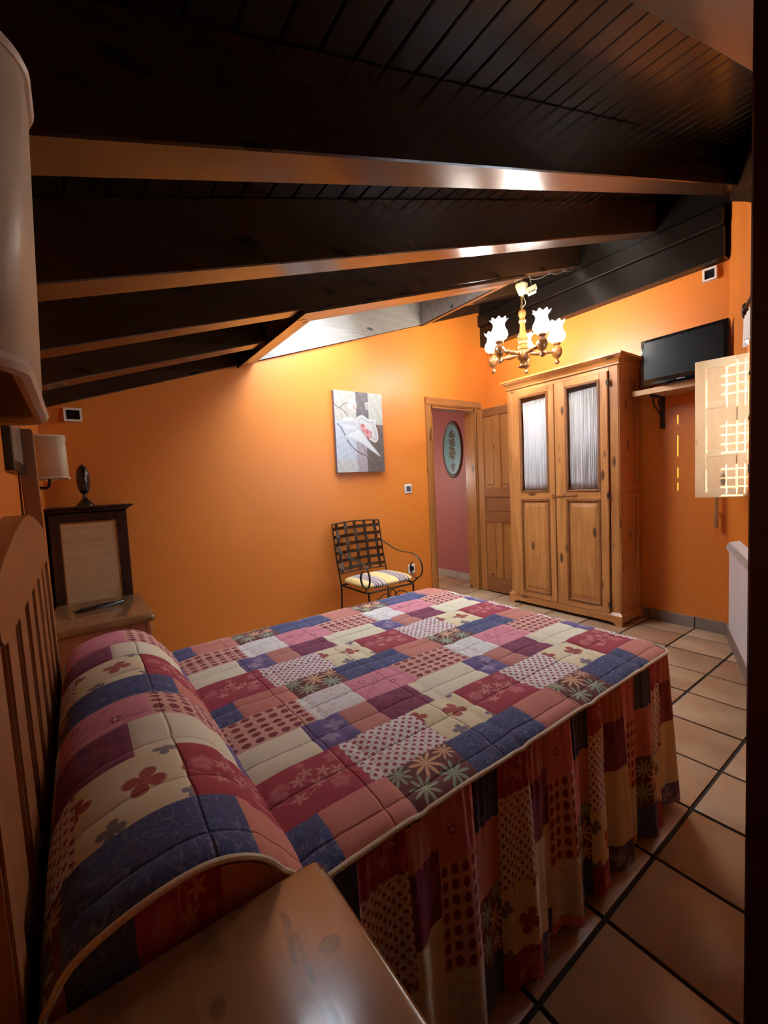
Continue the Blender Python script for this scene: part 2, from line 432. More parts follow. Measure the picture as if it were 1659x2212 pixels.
rafter(XH, 1.04, 2.605, 2.735); rafter(2.94, 3.72, 2.605, 2.735)
rafter(XH, XB, SKY1, 3.30)
gx = XB - .10
q = MB(); q.box(gx, XB, 1.02, YA, 2.685, 2.895, .006); q.build('girder', M['girder'], ceil)
q = MB(); q.box(3.722, 3.745, .98, YA, 3.02, zr(3.73) + RD); q.build('blocking_board', M['girder'], ceil)
q = MB(); q.box(gx - .03, XB, 1.02, YA, 2.897, 3.02, .004); q.build('wall_plate', M['girder'], ceil)
# dark plate along the top of the slanted wall
q = MB(MC); q.prism([(.0, 3.085), (.75, 2.70), (1.6, 2.24), (3.9, 1.50 + .35), (3.9, cz(3.9) + .1), (0, cz(0) + .1)], lambda u, v, w_: Vector((u, w_, v)), -.02, .012)
q.build('wall_plate', M['beam'], ceil)

# ------------------------------------------------------------------ skylight
sky = empty('window_1', (0, 0, 0), kind='structure')
q = MB(); H = .36
sbox(q, SKX0, SKX1, SKY1 - .006, SKY1 - .001, .004, H); q.build('lining_side', M['sky_lining'], sky)
q = MB(); sbox(q, SKX0, SKX1, SKY0 - .02, SKY0, .0, H); q.build('lining_side', M['sky_lining'], sky)
q = MB(); sbox(q, SKX0 - .02, SKX0, SKY0, SKY1, .0, H); q.build('lining_end', M['sky_lining'], sky)
q = MB(); sbox(q, SKX1, SKX1 + .02, SKY0, SKY1, .0, H); q.build('lining_end', M['sky_lining'], sky)
q = MB(); fw_ = .07
WX1 = 2.05
for (a, b, c, d) in ((SKX0, WX1, SKY0, SKY0 + fw_), (SKX0, WX1, SKY1 - .15, SKY1 - .006), (SKX0, SKX0 + fw_, SKY0 + fw_, SKY1 - .15), (WX1 - fw_, WX1, SKY0 + fw_, SKY1 - .15)): sbox(q, a, b, c, d, H - .05, H)
q.build('window_frame', M['pale_z'], sky)
q = MB(); sbox(q, SKX0 + fw_, WX1 - fw_, SKY0 + fw_, SKY1 - .15, H - .03, H - .024); q.build('pane', M['glass'], sky)
q = MB(); sbox(q, WX1, SKX1, SKY0, SKY1, H - .02, H); q.build('lining_top', M['plank'], sky)
# added block above the roof, out of view, keeps direct sun off the skylight
q = MB(); cc_ = Vector((1.60, 2.70, 2.6)) - sd * 1.55; MC_ = Matrix.Translation((cc_.x, cc_.y, 0)) @ Matrix.Rotation(SUN_AZ, 4, 'Z')
q.box(-.3, .3, -.80, .80, zr(cc_.x + .85) + .34, 3.85, .01, M=MC_); q.box(-.34, .34, -.84, .84, 3.85, 3.93, .01, M=MC_); struct(q.build('skylight_sun_block', M['outside']))
# trim around the opening: a dark raised moulding outside, a lighter flat strip inside
for (a, b, c, d, nm, mt, o0, o1) in (
    (1.03, 2.93, 2.035, 2.15, 'trim_moulding', M['beam'], -.022, 0), (1.06, 2.90, 2.15, SKY0, 'trim_strip', M['sky_trim'], -.012, .0),
    (1.03, 1.10, 2.15, SKY1, 'trim_moulding', M['beam'], -.022, 0), (1.10, SKX0, SKY0, SKY1, 'trim_strip', M['sky_trim'], -.012, .0),
    (SKX1, 2.93, 2.15, SKY1, 'trim_strip', M['sky_trim'], -.012, .0)):
    q = MB(); sbox(q, a, b, c, d, o0, o1); bmesh.ops.bevel(q.bm, geom=list(q.bm.edges), offset=.005, segments=2, affect='EDGES'); q.build(nm, mt, sky)

# ------------------------------------------------------------------ door to the hall
dr = empty('door_1', (OX0, YA, 0), kind='structure')
def frame_jamb(x0, x1): q = MB(); q.box(x0, x1, YA - .005, YA + .135, 0, OZ); q.build('jamb', M['door_z'], dr)
frame_jamb(OX0, OX0 + .02); frame_jamb(OX1 - .02, OX1)
q = MB(); q.box(OX0, OX1, YA - .005, YA + .135, OZ - .02, OZ); q.build('jamb_head', M['door_x'], dr)
def casing(x0, x1, z0, z1, horiz, sgn):
    q = MB()
    if horiz:
        q.prism([(YA, z0), (YA - .012, z0), (YA - .024, z0 + .02), (YA - .024, z1 - .012), (YA - .014, z1), (YA, z1)], lambda u, v, w_: Vector((w_, u, v)), x0, x1)
        q.build('casing', M['door_x'], dr)
    else:
        i, o_ = (x1, x0) if sgn < 0 else (x0, x1)
        s = 1 if o_ > i else -1
        q.prism([(i, YA), (i, YA - .012), (i + s * .02, YA - .024), (o_ - s * .012, YA - .024), (o_, YA - .014), (o_, YA)], lambda u, v, w_: Vector((u, v, w_)), z0, z1)
        q.build('casing', M['door_z'], dr)
casing(2.877, OX0, 0, 2.0, False, -1); casing(OX1, 3.69, 0, 2.0, False, 1); casing(2.877, 3.69, 2.0, 2.08, True, 0)
# leaf, opened against the wardrobe
hx, hy = 3.595, 3.165; LW, LT = .515, .038
ang = math.atan2(2.66 - hy, 3.615 - hx)
ML = Matrix.Translation((hx, hy, 0)) @ Matrix.Rotation(ang, 4, 'Z')      # local x along the leaf, y towards +x side
leaf = empty('door_leaf', (hx, hy, 0)); leaf.parent = dr; leaf.location = (hx - OX0, hy - YA, 0)
def lbox(nm, u0, u1, z0, z1, t0, t1, mt, bev=.003, par=None):
    q = MB(ML); q.box(u0, u1, t0, t1, z0, z1, bev); return q.build(nm, mt, par or leaf)
st = .075
lbox('stile', 0, st, .01, 1.985, 0, LT, M['door_z']); lbox('stile', LW - st, LW, .01, 1.985, 0, LT, M['door_z'])
for z0, z1 in ((.01, .17), (.77, .86), (1.04, 1.14), (1.90, 1.985)): lbox('rail', st, LW - st, z0, z1, 0, LT, M['door_y'])
mid = LW / 2
for z0, z1 in ((.17, .77), (1.14, 1.90)):
    lbox('mullion', mid - .035, mid + .035, z0, z1, 0, LT, M['door_z'])
    for a, b in ((st, mid - .035), (mid + .035, LW - st)):
        lbox('panel', a, b, z0, z1, .012, LT - .012, M['door_z'], 0); lbox('panel_field', a + .025, b - .025, z0 + .03, z1 - .03, .005, LT - .005, M['door_z'], .006)
lbox('panel', st, LW - st, .86, 1.04, .012, LT - .012, M['door_y'], 0); lbox('panel_field', st + .025, LW - st - .025, .885, 1.015, .005, LT - .005, M['door_y'], .006)
q = MB(); kp = ML @ Vector((LW - .045, 0, 1.0)); nv = (ML.to_3x3() @ Vector((0, -1, 0))).normalized()
q.lathe([(.016, 0), (.016, .006), (.007, .012), (.007, .03), (.02, .04), (.024, .052), (.015, .064), (.0, .066)], kp, nv, 16); o = q.build('knob', M['porcelain'], leaf, True); tag(o, 'small white round knob')

# ------------------------------------------------------------------ dark door standing open at the right edge of view
q = MB(); q.box(.90, .945, -.115, .213, .01, 2.04, .003); d2 = struct(q.build('door_2', M['dkred']))
for z0, z1 in ((.15, .95), (1.1, 1.9)):
    q = MB(); q.box(.894, .90, -.06, .15, z0, z1, .003); q.build('panel', M['dkred'], d2)

# ------------------------------------------------------------------ window in the slanted wall
w2 = empty('window_2', wc(1.1, 0, 1.0), kind='structure')
def cbox(nm, s0, s1, n0, n1, z0, z1, mt, par, bev=.002): q = MB(MC); q.box(s0, s1, n0, n1, z0, z1, bev); return q.build(nm, mt, par)
cbox('window_frame', WS0, WS0 + .05, -.12, -.06, WZ0, WZ1, M['pale_z'], w2); cbox('window_frame', WS1 - .05, WS1, -.12, -.06, WZ0, WZ1, M['pale_z'], w2)
cbox('window_frame', WS0 + .05, WS1 - .05, -.12, -.06, WZ0, WZ0 + .05, M['pale_x'], w2); cbox('window_frame', WS0 + .05, WS1 - .05, -.12, -.06, WZ1 - .05, WZ1, M['pale_x'], w2)
for a, b in ((WS0 + .05, WS1 - .05),): cbox('pane', a, b, -.092, -.088, WZ0 + .05, WZ1 - .05, M['glass'], w2, 0)

# shutter leaf standing open
SHH = Vector((3.095, .735, 0)); SHF = Vector((3.052, .976, 0)); sx = (SHF - SHH); SHW = sx.length; sx.normalize(); sy = Vector((sx.y, -sx.x, 0))
sy = -sy if sy.x > 0 else sy                                            # sy faces the camera side (-x)
MS = Matrix(((sx.x, sy.x, 0, SHH.x), (sx.y, sy.y, 0, SHH.y), (0, 0, 1, 0), (0, 0, 0, 1)))
sh = empty('shutter', (SHH.x, SHH.y, 1.06), label='pale pine window shutter with three panels, open beside the television', cat='shutter')
def shb(nm, a, b, z0, z1, n0, n1, mt=None, bev=.002):
    q = MB(MS); q.box(a, b, n0, n1, z0, z1, bev); return q.build(nm, mt or M['pale_z'], sh)
Z0, Z1 = 1.062, 1.872
shb('stile', 0, .048, Z0, Z1, -.022, 0); shb('stile', SHW - .055, SHW, Z0, Z1, -.022, 0)
rails = [(Z0, 1.105), (1.265, 1.315), (1.545, 1.60), (1.815, Z1)]
rails = [(Z0, Z0 + .055), (Z0 + .245, Z0 + .285), (Z0 + .525, Z0 + .57), (Z1 - .05, Z1)]
for a, b in rails: shb('rail', .048, SHW - .055, a, b, -.022, 0, M['pale_x'])
for i in range(3): shb('panel', .048, SHW - .055, rails[i][1], rails[i + 1][0], -.016, -.005, None, 0)
for z in (1.2, 1.5, 1.75):
    q = MB(MS); q.lathe([(.006, 0), (.006, .05)], (-.004, -.01, z), seg=8); q.build('hinge', M['iron'], sh, True)

# added slit mask, unseen, shaped so the sun falls in lines on shutter and wall
BN = -.17
def to_slit_mask(p):
    k = ((p - PC).dot(nC) - BN) / sd.dot(nC); o = p - sd * k; return (o - PC).dot(dC), o.z
def shpt(px_frac, z): return MS @ Vector((SHW * (1 - px_frac), 0, z))
holes = [(1.04, 1.14, WZ0 - .05, WZ1 + .1)]  # wide strip left open so sky light reaches the shutter
def hole(pa_, pb_, w_=0, h_=0):
    (s0, z0), (s1, z1) = to_slit_mask(pa_), to_slit_mask(pb_); s0, s1 = sorted((s0, s1)); z0, z1 = sorted((z0, z1))
    holes.append((s0 - w_, s1 + w_, z0 - h_, z1 + h_))
for (zt, zb_) in ((1.845, 1.585), (1.505, 1.32), (1.255, 1.085)):
    for fr in (.62, .81, .95): hole(shpt(fr, zt), shpt(fr, zb_), w_=.0065)
    for k in range(4):
        z = zt - .015 - k * .052
        for g in range(12):
            f0, f1 = .52 + .04 * g, .56 + .04 * g; zm = to_slit_mask(shpt((f0 + f1) / 2, z - .01))[1]; sa_, sb_ = sorted((to_slit_mask(shpt(f0, z))[0], to_slit_mask(shpt(f1, z))[0])); holes.append((sa_, sb_, zm - .0026, zm + .0026))
    hole(shpt(.235, zt - .03), shpt(.235, zb_ + .01), w_=.006)
for (za, zb_) in ((1.665, 1.555), (1.505, 1.31), (1.255, 1.165), (1.135, 1.065)): hole(Vector((XB, 1.335, za)), Vector((XB, 1.352, zb_)))
S_ = sorted({WS0 - .1, WS1 + .3} | {h[0] for h in holes} | {h[1] for h in holes}); Z_ = sorted({WZ0 - .1, WZ1 + .5} | {h[2] for h in holes} | {h[3] for h in holes})
q = MB(MC)
for z0, z1 in zip(Z_[:-1], Z_[1:]):
    zc = (z0 + z1) / 2; run = None
    for s0, s1 in list(zip(S_[:-1], S_[1:])) + [(None, None)]:
        solid = s0 is not None and not any(h[0] < (s0 + s1) / 2 < h[1] and h[2] < zc < h[3] for h in holes)
        if solid: run = (run[0] if run else s0, s1)
        elif run: q.faces([(run[0], BN, z0), (run[1], BN, z0), (run[1], BN, z1), (run[0], BN, z1)], [(0, 1, 2, 3)]); run = None
q.build('slit_mask', M['outside'], w2)

# ------------------------------------------------------------------ radiator
rad = empty('radiator', wc(1.0, .04, .2), label='white electric radiator with grille top below the window shutter', cat='radiator')
q = MB(MC); q.box(.53, 1.45, .012, .052, .205, .715, .006, 2); q.build('body', M['radiator'], rad)
q = MB(MC); q.prism([(.0, .716), (.062, .716), (.066, .735), (.05, .762), (.0, .775)], lambda u, v, w_: Vector((w_, u, v)), .52, 1.46); q.build('top_cover', M['radiator'], rad)
s = .54
while s < 1.44:
    q = MB(MC); q.prism([(.0605, .722), (.0675, .738), (.0525, .763), (.0455, .763)], lambda u, v, w_: Vector((w_, u, v)), s, s + .011); q.build('grille_slat', M['grille'], rad); s += .024
q = MB(MC); q.box(.7, .73, 0, .013, .3, .6); q.box(1.25, 1.28, 0, .013, .3, .6); q.build('wall_bracket', M['chrome'], rad)

# ------------------------------------------------------------------ little curtain above the shutter
cu = empty('curtain', wc(1.1, .03, 2.1), label='short white curtain on a dark red rod above the shutter', cat='curtain')
q = MB(MC)
P = []
for i in range(61):
    s = .76 + i * .0125; row = []
    for j in range(9):
        z = 2.07 - j * .020 - (.012 * math.sin(s * 40) if j == 8 else 0); a = .010 * (j / 8 + .3)
        row.append(Vector((s - .012 * j / 8 * (i == 0), .018 + a * .8 * math.sin(s * 95), z)))
    P.append(row)
q.grid(P); o = q.build('cloth', M['curtain'], cu, 2); md = o.modifiers.new('thick', 'SOLIDIFY'); md.thickness = .003
q = MB(MC); q.tube([(.775, .025, 2.10), (1.6, .025, 2.10)], .009); q.build('rod', M['mahog'], cu, True)
q = MB(MC); q.lathe([(.006, 0), (.010, .008), (.014, .022), (.015, .045), (.012, .07), (.006, .08), (.0, .085)], (.775, .018, 2.065)); q.build('finial', M['mahog'], cu, True)
q = MB(MC); q.box(.80, .815, 0, .03, 2.085, 2.105); q.build('rod_bracket', M['mahog'], cu)

# ------------------------------------------------------------------ wardrobe
WX = 3.46; wd = empty('wardrobe', (3.62, 2.13, 0), label='tall pine wardrobe with two curtained glass doors in front of the open door', cat='wardrobe')
Y0, Y1 = 1.61, 2.65
def wbox(nm, x0, x1, y0, y1, z0, z1, mt, par=wd, bev=.003): q = MB(); q.box(x0, x1, y0, y1, z0, z1, bev); return q.build(nm, mt, par)
def sidepanel(y, yo, sgn):
    o = wbox('side', WX + .0, XB - .035, min(y, yo), max(y, yo), .10, 2.075, M['pine_z'])
    return o
sidepanel(Y0, Y0 + .022, 1); sidepanel(Y1 - .022, Y1, -1)
# raised framing on the visible side (towards the window)
for (x0, x1, z0, z1) in ((WX, WX + .055, .10, 2.075), (XB - .085, XB - .035, .10, 2.075)): wbox('side_stile', x0, x1, Y0 - .008, Y0, z0, z1, M['pine_z'])
for z0, z1 in ((.10, .20), (1.03, 1.07), (1.09, 1.13), (1.97, 2.075)): wbox('side_rail', WX + .055, XB - .085, Y0 - .008, Y0, z0, z1, M['pine_x'] if z0 > .5 else M['pine_x'])
wbox('back_panel', XB - .034, XB - .018, Y0, Y1, .05, 2.08, M['pine_z'])
wbox('top_board', WX, XB - .035, Y0, Y1, 2.055, 2.078, M['pine_x'])
wbox('bottom_board', WX + .02, XB - .035, Y0 + .022, Y1 - .022, .10, .12, M['pine_x'])
wbox('shelf', WX + .06, XB - .04, Y0 + .022, Y1 - .022, 1.04, 1.06, M['pine_x'])
# face frame
wbox('face_stile', WX - .004, WX + .022, Y0, 1.678, .10, 2.07, M['pine_z']); wbox('face_stile', WX - .004, WX + .022, 2.603, Y1, .10, 2.07, M['pine_z'])
wbox('face_rail', WX - .004, WX + .022, 1.678, 2.603, 2.038, 2.07, M['pine_y'])
# cornice (ring moulding)
def mould(nm, prof, y0, y1, x1, mt):     # profile: (outset, z)
    q = MB(); P = []
    for o_, z in prof: P.append([Vector((x1, y0 - o_, z)), Vector((WX - o_, y0 - o_, z)), Vector((WX - o_, y1 + o_, z)), Vector((x1, y1 + o_, z))])
    q.grid([[P[i][j] for i in range(len(P))] for j in range(4)])
    q.faces(P[-1], [(0, 1, 2, 3)]); q.faces(P[0], [(3, 2, 1, 0)]); 
    for j in (0, 3): q.faces([P[i][j] for i in range(len(P))] + [Vector((x1, P[0][j].y * 0 + (y0 if j == 0 else y1), prof[0][1]))], [])
    return q.build(nm, mt, wd)
mould('cornice', [(.0, 2.072), (.012, 2.076), (.012, 2.088), (.004, 2.092), (.012, 2.112), (.032, 2.132), (.036, 2.142), (.044, 2.144), (.044, 2.160)], Y0, Y1, XB - .02, M['pine_y'])
mould('plinth', [(.0, .028), (.022, .03), (.022, .085), (.014, .095), (.006, .105), (.0, .115)], Y0, Y1, XB - .02, M['pine_y'])
for (y0, y1) in ((Y0 - .02, Y0 + .08), (Y1 - .08, Y1 + .02)):
    q = MB(); a = y0 if y0 < 2 else y1; s_ = 1 if y0 < 2 else -1
    q.prism([(a, .03), (a, 0), (a + s_ * .045, 0), (a + s_ * .06, .018), (a + s_ * .10, .03)], lambda u, v, w_: Vector((w_, u, v)), WX - .02, WX + .02); q.build('foot', M['pine_y'], wd)
    q = MB(); q.prism([(XB - .10, .03), (XB - .06, .012), (XB - .04, 0), (XB - .02, 0), (XB - .02, .03)], lambda u, v, w_: Vector((u, w_, v)), min(a, a + s_ * .03), max(a, a + s_ * .03)); q.build('foot', M['pine_x'], wd)
def wdoor(y0, y1, gy0, gy1):
    d = empty('door', (0, 0, 0)); d.parent = wd; d.location = Vector((WX, (y0 + y1) / 2, .1)) - wd.location
    X0, X1 = WX - .026, WX - .005
    def b(nm, a, c, z0, z1, mt, x0=X0, x1=X1, bev=.003, lab=None):
        q = MB(); q.box(x0, x1, a, c, z0, z1, bev); o = q.build(nm, mt, d); 
        if lab: tag(o, lab)
        return o
    z0, z1, gz0, gz1, lz0, lz1 = .092, 2.036, 1.11, 1.965, .155, 1.015
    b('stile', y0, gy0 - .02, z0, z1, M['pine_z']); b('stile', gy1 + .02, y1, z0, z1, M['pine_z'])
    for a, c in ((z0, lz0 - .012), (lz1 + .012, gz0 - .02), (gz1 + .02, z1)): b('rail', gy0 - .02, gy1 + .02, a, c, M['pine_y'])
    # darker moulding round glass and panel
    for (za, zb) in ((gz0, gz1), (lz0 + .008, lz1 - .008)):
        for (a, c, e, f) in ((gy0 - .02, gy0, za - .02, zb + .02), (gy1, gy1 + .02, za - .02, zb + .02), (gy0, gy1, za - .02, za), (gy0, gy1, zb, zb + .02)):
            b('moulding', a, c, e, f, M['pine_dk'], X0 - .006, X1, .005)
    b('pane', gy0, gy1, gz0, gz1, M['glass'], X1 - .010, X1 - .007, 0)
    b('panel', gy0, gy1, lz0, lz1, M['pine_z'], X1 - .010, X1, 0)
    q = MB(); i = .035; xa, xb = X0 + .0, X1 - .010
    A = [Vector((xb, y, z)) for y, z in ((gy0 + .012, lz0 + .02), (gy1 - .012, lz0 + .02), (gy1 - .012, lz1 - .02), (gy0 + .012, lz1 - .02))]
    B = [Vector((xa + .002, y, z)) for y, z in ((gy0 + i, lz0 + i + .02), (gy1 - i, lz0 + i + .02), (gy1 - i, lz1 - i - .02), (gy0 + i, lz1 - i - .02))]
    q.faces(A + B, [(0, 1, 5, 4), (1, 2, 6, 5), (2, 3, 7, 6), (3, 0, 4, 7), (4, 5, 6, 7), (3, 2, 1, 0)]); q.build('raised_field', M['pine_z'], d)
    # gathered curtain behind the glass
    q = MB(); P = []; n = 90
    for k in range(n + 1):
        y = gy0 + .002 + (gy1 - gy0 - .004) * k / n
        wv = .006 * math.sin(k * 1.05 + .6 * math.sin(k * .31)) + .003 * math.sin(k * 2.3)
        P.append([Vector((WX + .008 + wv * (1 + .3 * math.sin(j * .8)), y + .002 * math.sin(j * .9 + k * .2), gz0 - .01 + (gz1 - gz0 + .0) * j / 10 - (.012 + .012 * (y - gy0) / (gy1 - gy0) if j == 10 else 0))) for j in range(11)])
    q.grid(P); o = q.build('curtain', M['curtain'], d, 2); o.modifiers.new('t', 'SOLIDIFY').thickness = .0015; tag(o, 'white gathered cotton curtain behind the glass')
    return d
dl = wdoor(2.147, 2.600, 2.222, 2.484); drr = wdoor(1.682, 2.139, 1.763, 2.022)
q = MB(); q.tube([(WX - .034, 2.165, 1.052), (WX - .034, 1.96, 1.062)], .006, flat=(.007, .004)); q.box(WX - .036, WX - .026, 2.05, 2.075, 1.045, 1.075, .002); q.box(WX - .036, WX - .026, 1.94, 1.98, 1.050, 1.074, .003); q.box(WX - .038, WX - .026, 2.15, 2.175, 1.035, 1.07, .002); q.build('latch', M['pine_dk'], wd)
for z in (1.948, 1.058, .168):
    q = MB(); q.lathe([(.007, 0), (.007, .05), (.004, .056)], (WX - .026, 1.672, z - .025), seg=10); q.box(WX - .03, WX - .024, 1.668, 1.69, z - .02, z + .02); q.build('hinge', M['iron'], wd)

# ------------------------------------------------------------------ shelf, bracket, television
sf = empty('wall_shelf', (3.70, 1.25, 1.82), label='pale pine wall shelf holding the television', cat='shelf')
q = MB(); q.prism([(3.575, 1.557), (3.575, .925), (XB, 1.025), (XB, 1.557)], lambda u, v, w_: Vector((u, v, w_)), 1.822, 1.862); q.build('board', M['pale_x'], sf)
q = MB()
q.box(XB - .012, XB, 1.425, 1.455, 1.57, 1.822, .002); q.box(3.62, XB, 1.428, 1.452, 1.806, 1.822, .002)
pts = catmull([(3.66, 1.44, 1.806), (3.655, 1.44, 1.77), (3.68, 1.44, 1.735), (3.73, 1.44, 1.71), (3.79, 1.44, 1.67), (3.812, 1.44, 1.60)], 6); q.tube(pts, .007, 8)
q.tube(catmull([(3.76, 1.44, 1.80), (3.745, 1.44, 1.775), (3.76, 1.44, 1.75), (3.785, 1.44, 1.765), (3.775, 1.44, 1.785)], 6), .005)
q.build('bracket', M['iron'], sf, True)
tv = empty('television', (3.62, 1.23, 1.862), label='black flat screen television on the pale wall shelf', cat='television')
tx = 3.595
q = MB(); q.box(tx, tx + .045, .958, 1.503, 1.885, 2.232, .008, 2); q.build('casing', M['blackgloss'], tv, True)
q = MB(); q.box(tx - .003, tx + .002, .985, 1.478, 1.933, 2.208); q.build('screen', M['screen'], tv)
q = MB(); q.prism([(0, 1.03), (.012, 1.1), (.015, 1.23), (.012, 1.36), (0, 1.43), (0, 1.43)], lambda u, v, w_: Vector((tx - u, v, w_)), 1.889, 1.905); q.build('speaker_bar', M['blackgloss'], tv)
q = MB(); q.lathe([(.09, 0), (.085, .008), (.02, .012), (.018, .03)], (tx + .03, 1.23, 1.862), seg=24, sq=lambda a: 1 + .45 * abs(math.sin(a))); q.build('stand_foot', M['blackgloss'], tv, True)
q = MB(); q.box(tx - .016, tx - .0135, 1.205, 1.255, 1.893, 1.899); o = q.build('badge', M['chrome'], tv); 

# grey rod on the wall below the shutter
rh = empty('wall_rod', (XB, 1.07, .8), label='pale grey vertical rod hanging on the wall under the shutter', cat='rod')
q = MB(); q.lathe([(.0, 0), (.011, .004), (.014, .02), (.012, .09), (.009, .12), (.009, .30), (.0, .305)], (XB - .04, 1.075, .79), seg=12); q.build('rod', M['chrome'], rh, True)
q = MB(); q.box(XB - .04, XB, 1.068, 1.082, 1.05, 1.06); q.box(XB - .04, XB, 1.068, 1.082, .90, .91); q.build('mount', M['chrome'], rh)

# ------------------------------------------------------------------ wall plates, switch, outlet
def vent(name, label, cat, y, x, z, wd_, h, face, t=.014):
    o = empty(name, (x, y, z), label=label, cat=cat)
    q = MB()
    if face == 'y':
        b = .012
        for (a, c, e, f) in ((x - wd_ / 2, x + wd_ / 2, z - h / 2, z - h / 2 + b), (x - wd_ / 2, x + wd_ / 2, z + h / 2 - b, z + h / 2), (x - wd_ / 2, x - wd_ / 2 + b, z - h / 2 + b, z + h / 2 - b), (x + wd_ / 2 - b, x + wd_ / 2, z - h / 2 + b, z + h / 2 - b)): q.box(a, c, y - t, y, e, f)
        q.build('frame', M['white_pl'], o)
        q = MB(); q.box(x - wd_ / 2 + b, x + wd_ / 2 - b, y - t * .6, y, z - h / 2 + b, z + h / 2 - b); q.build('centre', M['black'], o)
    else:
        b = .012
        for (a, c, e, f) in ((y - wd_ / 2, y + wd_ / 2, z - h / 2, z - h / 2 + b), (y - wd_ / 2, y + wd_ / 2, z + h / 2 - b, z + h / 2), (y - wd_ / 2, y - wd_ / 2 + b, z - h / 2 + b, z + h / 2 - b), (y + wd_ / 2 - b, y + wd_ / 2, z - h / 2 + b, z + h / 2 - b)): q.box(x - t, x, a, c, e, f)
        q.build('frame', M['white_pl'], o)
        q = MB(); q.box(x - t * .6, x, y - wd_ / 2 + b, y + wd_ / 2 - b, z - h / 2 + b, z + h / 2 - b); q.build('centre', M['black'], o)
    return o
vent('speaker_box', 'small white framed wall box with black centre above the far lamp', 'wall box', YA, .022, 1.743, .091, .08, 'y', .03)
vent('speaker_box', 'small white framed wall box with black centre above the television', 'wall box', 1.128, XB, 2.63, .085, .088, 'x', .03)
sw = empty('light_switch', (2.612, YA, 1.177), label='white light switch with grey rocker beside the doorway', cat='switch')
q = MB(); q.box(2.57, 2.657, YA - .010, YA, 1.134, 1.222, .004, 2); q.build('plate', M['white_pl'], sw)
q = MB(); q.box(2.588, 2.640, YA - .015, YA - .009, 1.152, 1.204, .002); q.build('rocker', plain('grey_rocker', (.07, .065, .08), .4), sw)
ot = empty('wall_socket', (2.61, YA, .393), label='white wall socket with dark centre behind the iron chair', cat='socket')
q = MB(); q.box(2.567, 2.654, YA - .010, YA, .347, .437, .004, 2); q.build('plate', M['white_pl'], ot)
q = MB(); q.lathe([(.026, 0), (.026, .003)], (2.612, YA - .010, .392), (0, -1, 0), 18); q.build('insert', M['black'], ot)

# ------------------------------------------------------------------ painted pictures (colour per vertex)
def paint_grid(nm, nu, nv, pos, colour, m, parent, mask=None):
    vs_, fs, cs = [], [], []
    for j in range(nv + 1):
        for i in range(nu + 1):
            u, v = i / nu, j / nv; vs_.append(pos(u, v)); cs.append(colour(u, v))
    for j in range(nv):
        for i in range(nu):
            if mask and not mask((i + .5) / nu, (j + .5) / nv): continue
            a = j * (nu + 1) + i; fs.append((a, a + nu + 1, a + nu + 2, a + 1))
    off = loc_of(parent); me = bpy.data.meshes.new(nm); me.from_pydata([tuple(Vector(v) - off) for v in vs_], [], fs); me.materials.append(m)
    at = me.color_attributes.new('paint', 'FLOAT_COLOR', 'POINT')
    at.data.foreach_set('color', np.array([(*srgb(*c), 1) for c in cs], dtype=np.float32).ravel())
    o = bpy.data.objects.new(nm, me); COL.objects.link(o); o.parent = parent; return o
def inpoly(x, y, P):
    c = False; n = len(P); j = n - 1
    for i in range(n):
        if (P[i][1] > y) != (P[j][1] > y) and x < (P[j][0] - P[i][0]) * (y - P[i][1]) / (P[j][1] - P[i][1]) + P[i][0]: c = not c
        j = i
    return c
def dline(x, y, P):
    d = 9
    for (a, b), (c, e) in zip(P[:-1], P[1:]):
        l = (c - a) ** 2 + (e - b) ** 2; t = max(0, min(1, ((x - a) * (c - a) + (y - b) * (e - b)) / l)); d = min(d, math.hypot((x - a - t * (c - a)) * .7, y - b - t * (e - b)))
    return d
def sm2(P): return [(v.x, v.y) for v in catmull([(*p, 0) for p in P], 5)]
bloom = sm2([(.43, .42), (.42, .36), (.46, .31), (.56, .285), (.68, .33), (.72, .335), (.78, .33), (.85, .33), (.835, .385), (.86, .45), (.885, .52), (.88, .58), (.82, .625), (.73, .60), (.60, .55), (.50, .48), (.43, .42)])
petal = sm2([(.17, .555), (.28, .50), (.40, .475), (.44, .41), (.52, .46), (.62, .56), (.74, .66), (.92, .80), (.80, .765), (.65, .70), (.52, .645), (.38, .60), (.26, .575), (.17, .555)])
pinkc = sm2([(.49, .42), (.54, .39), (.60, .41), (.66, .46), (.74, .49), (.73, .56), (.66, .58), (.58, .52), (.49, .42)])
bud = sm2([(.27, .15), (.30, .11), (.38, .095), (.44, .13), (.45, .19), (.40, .25), (.33, .22), (.27, .19), (.27, .15)])
face = sm2([(.12, .38), (.22, .32), (.34, .32), (.42, .38), (.42, .46), (.34, .49), (.22, .47), (.12, .38)])
stems = [(sm2([(.04, .405), (.10, .44), (.19, .545)]), .007, (90, 92, 96)), (sm2([(.22, .60), (.33, .69), (.45, .755), (.58, .79), (.66, .83), (.78, .92), (.88, .985)]), .007, (95, 85, 84)),
         (sm2([(.0, .16), (.05, .20), (.10, .21), (.18, .165), (.28, .14)]), .006, (130, 125, 105)), (sm2([(.10, .21), (.17, .24), (.23, .28), (.26, .32)]), .006, (120, 118, 108)), (sm2([(.54, .66), (.60, .74), (.64, .80)]), .008, (150, 138, 140))]
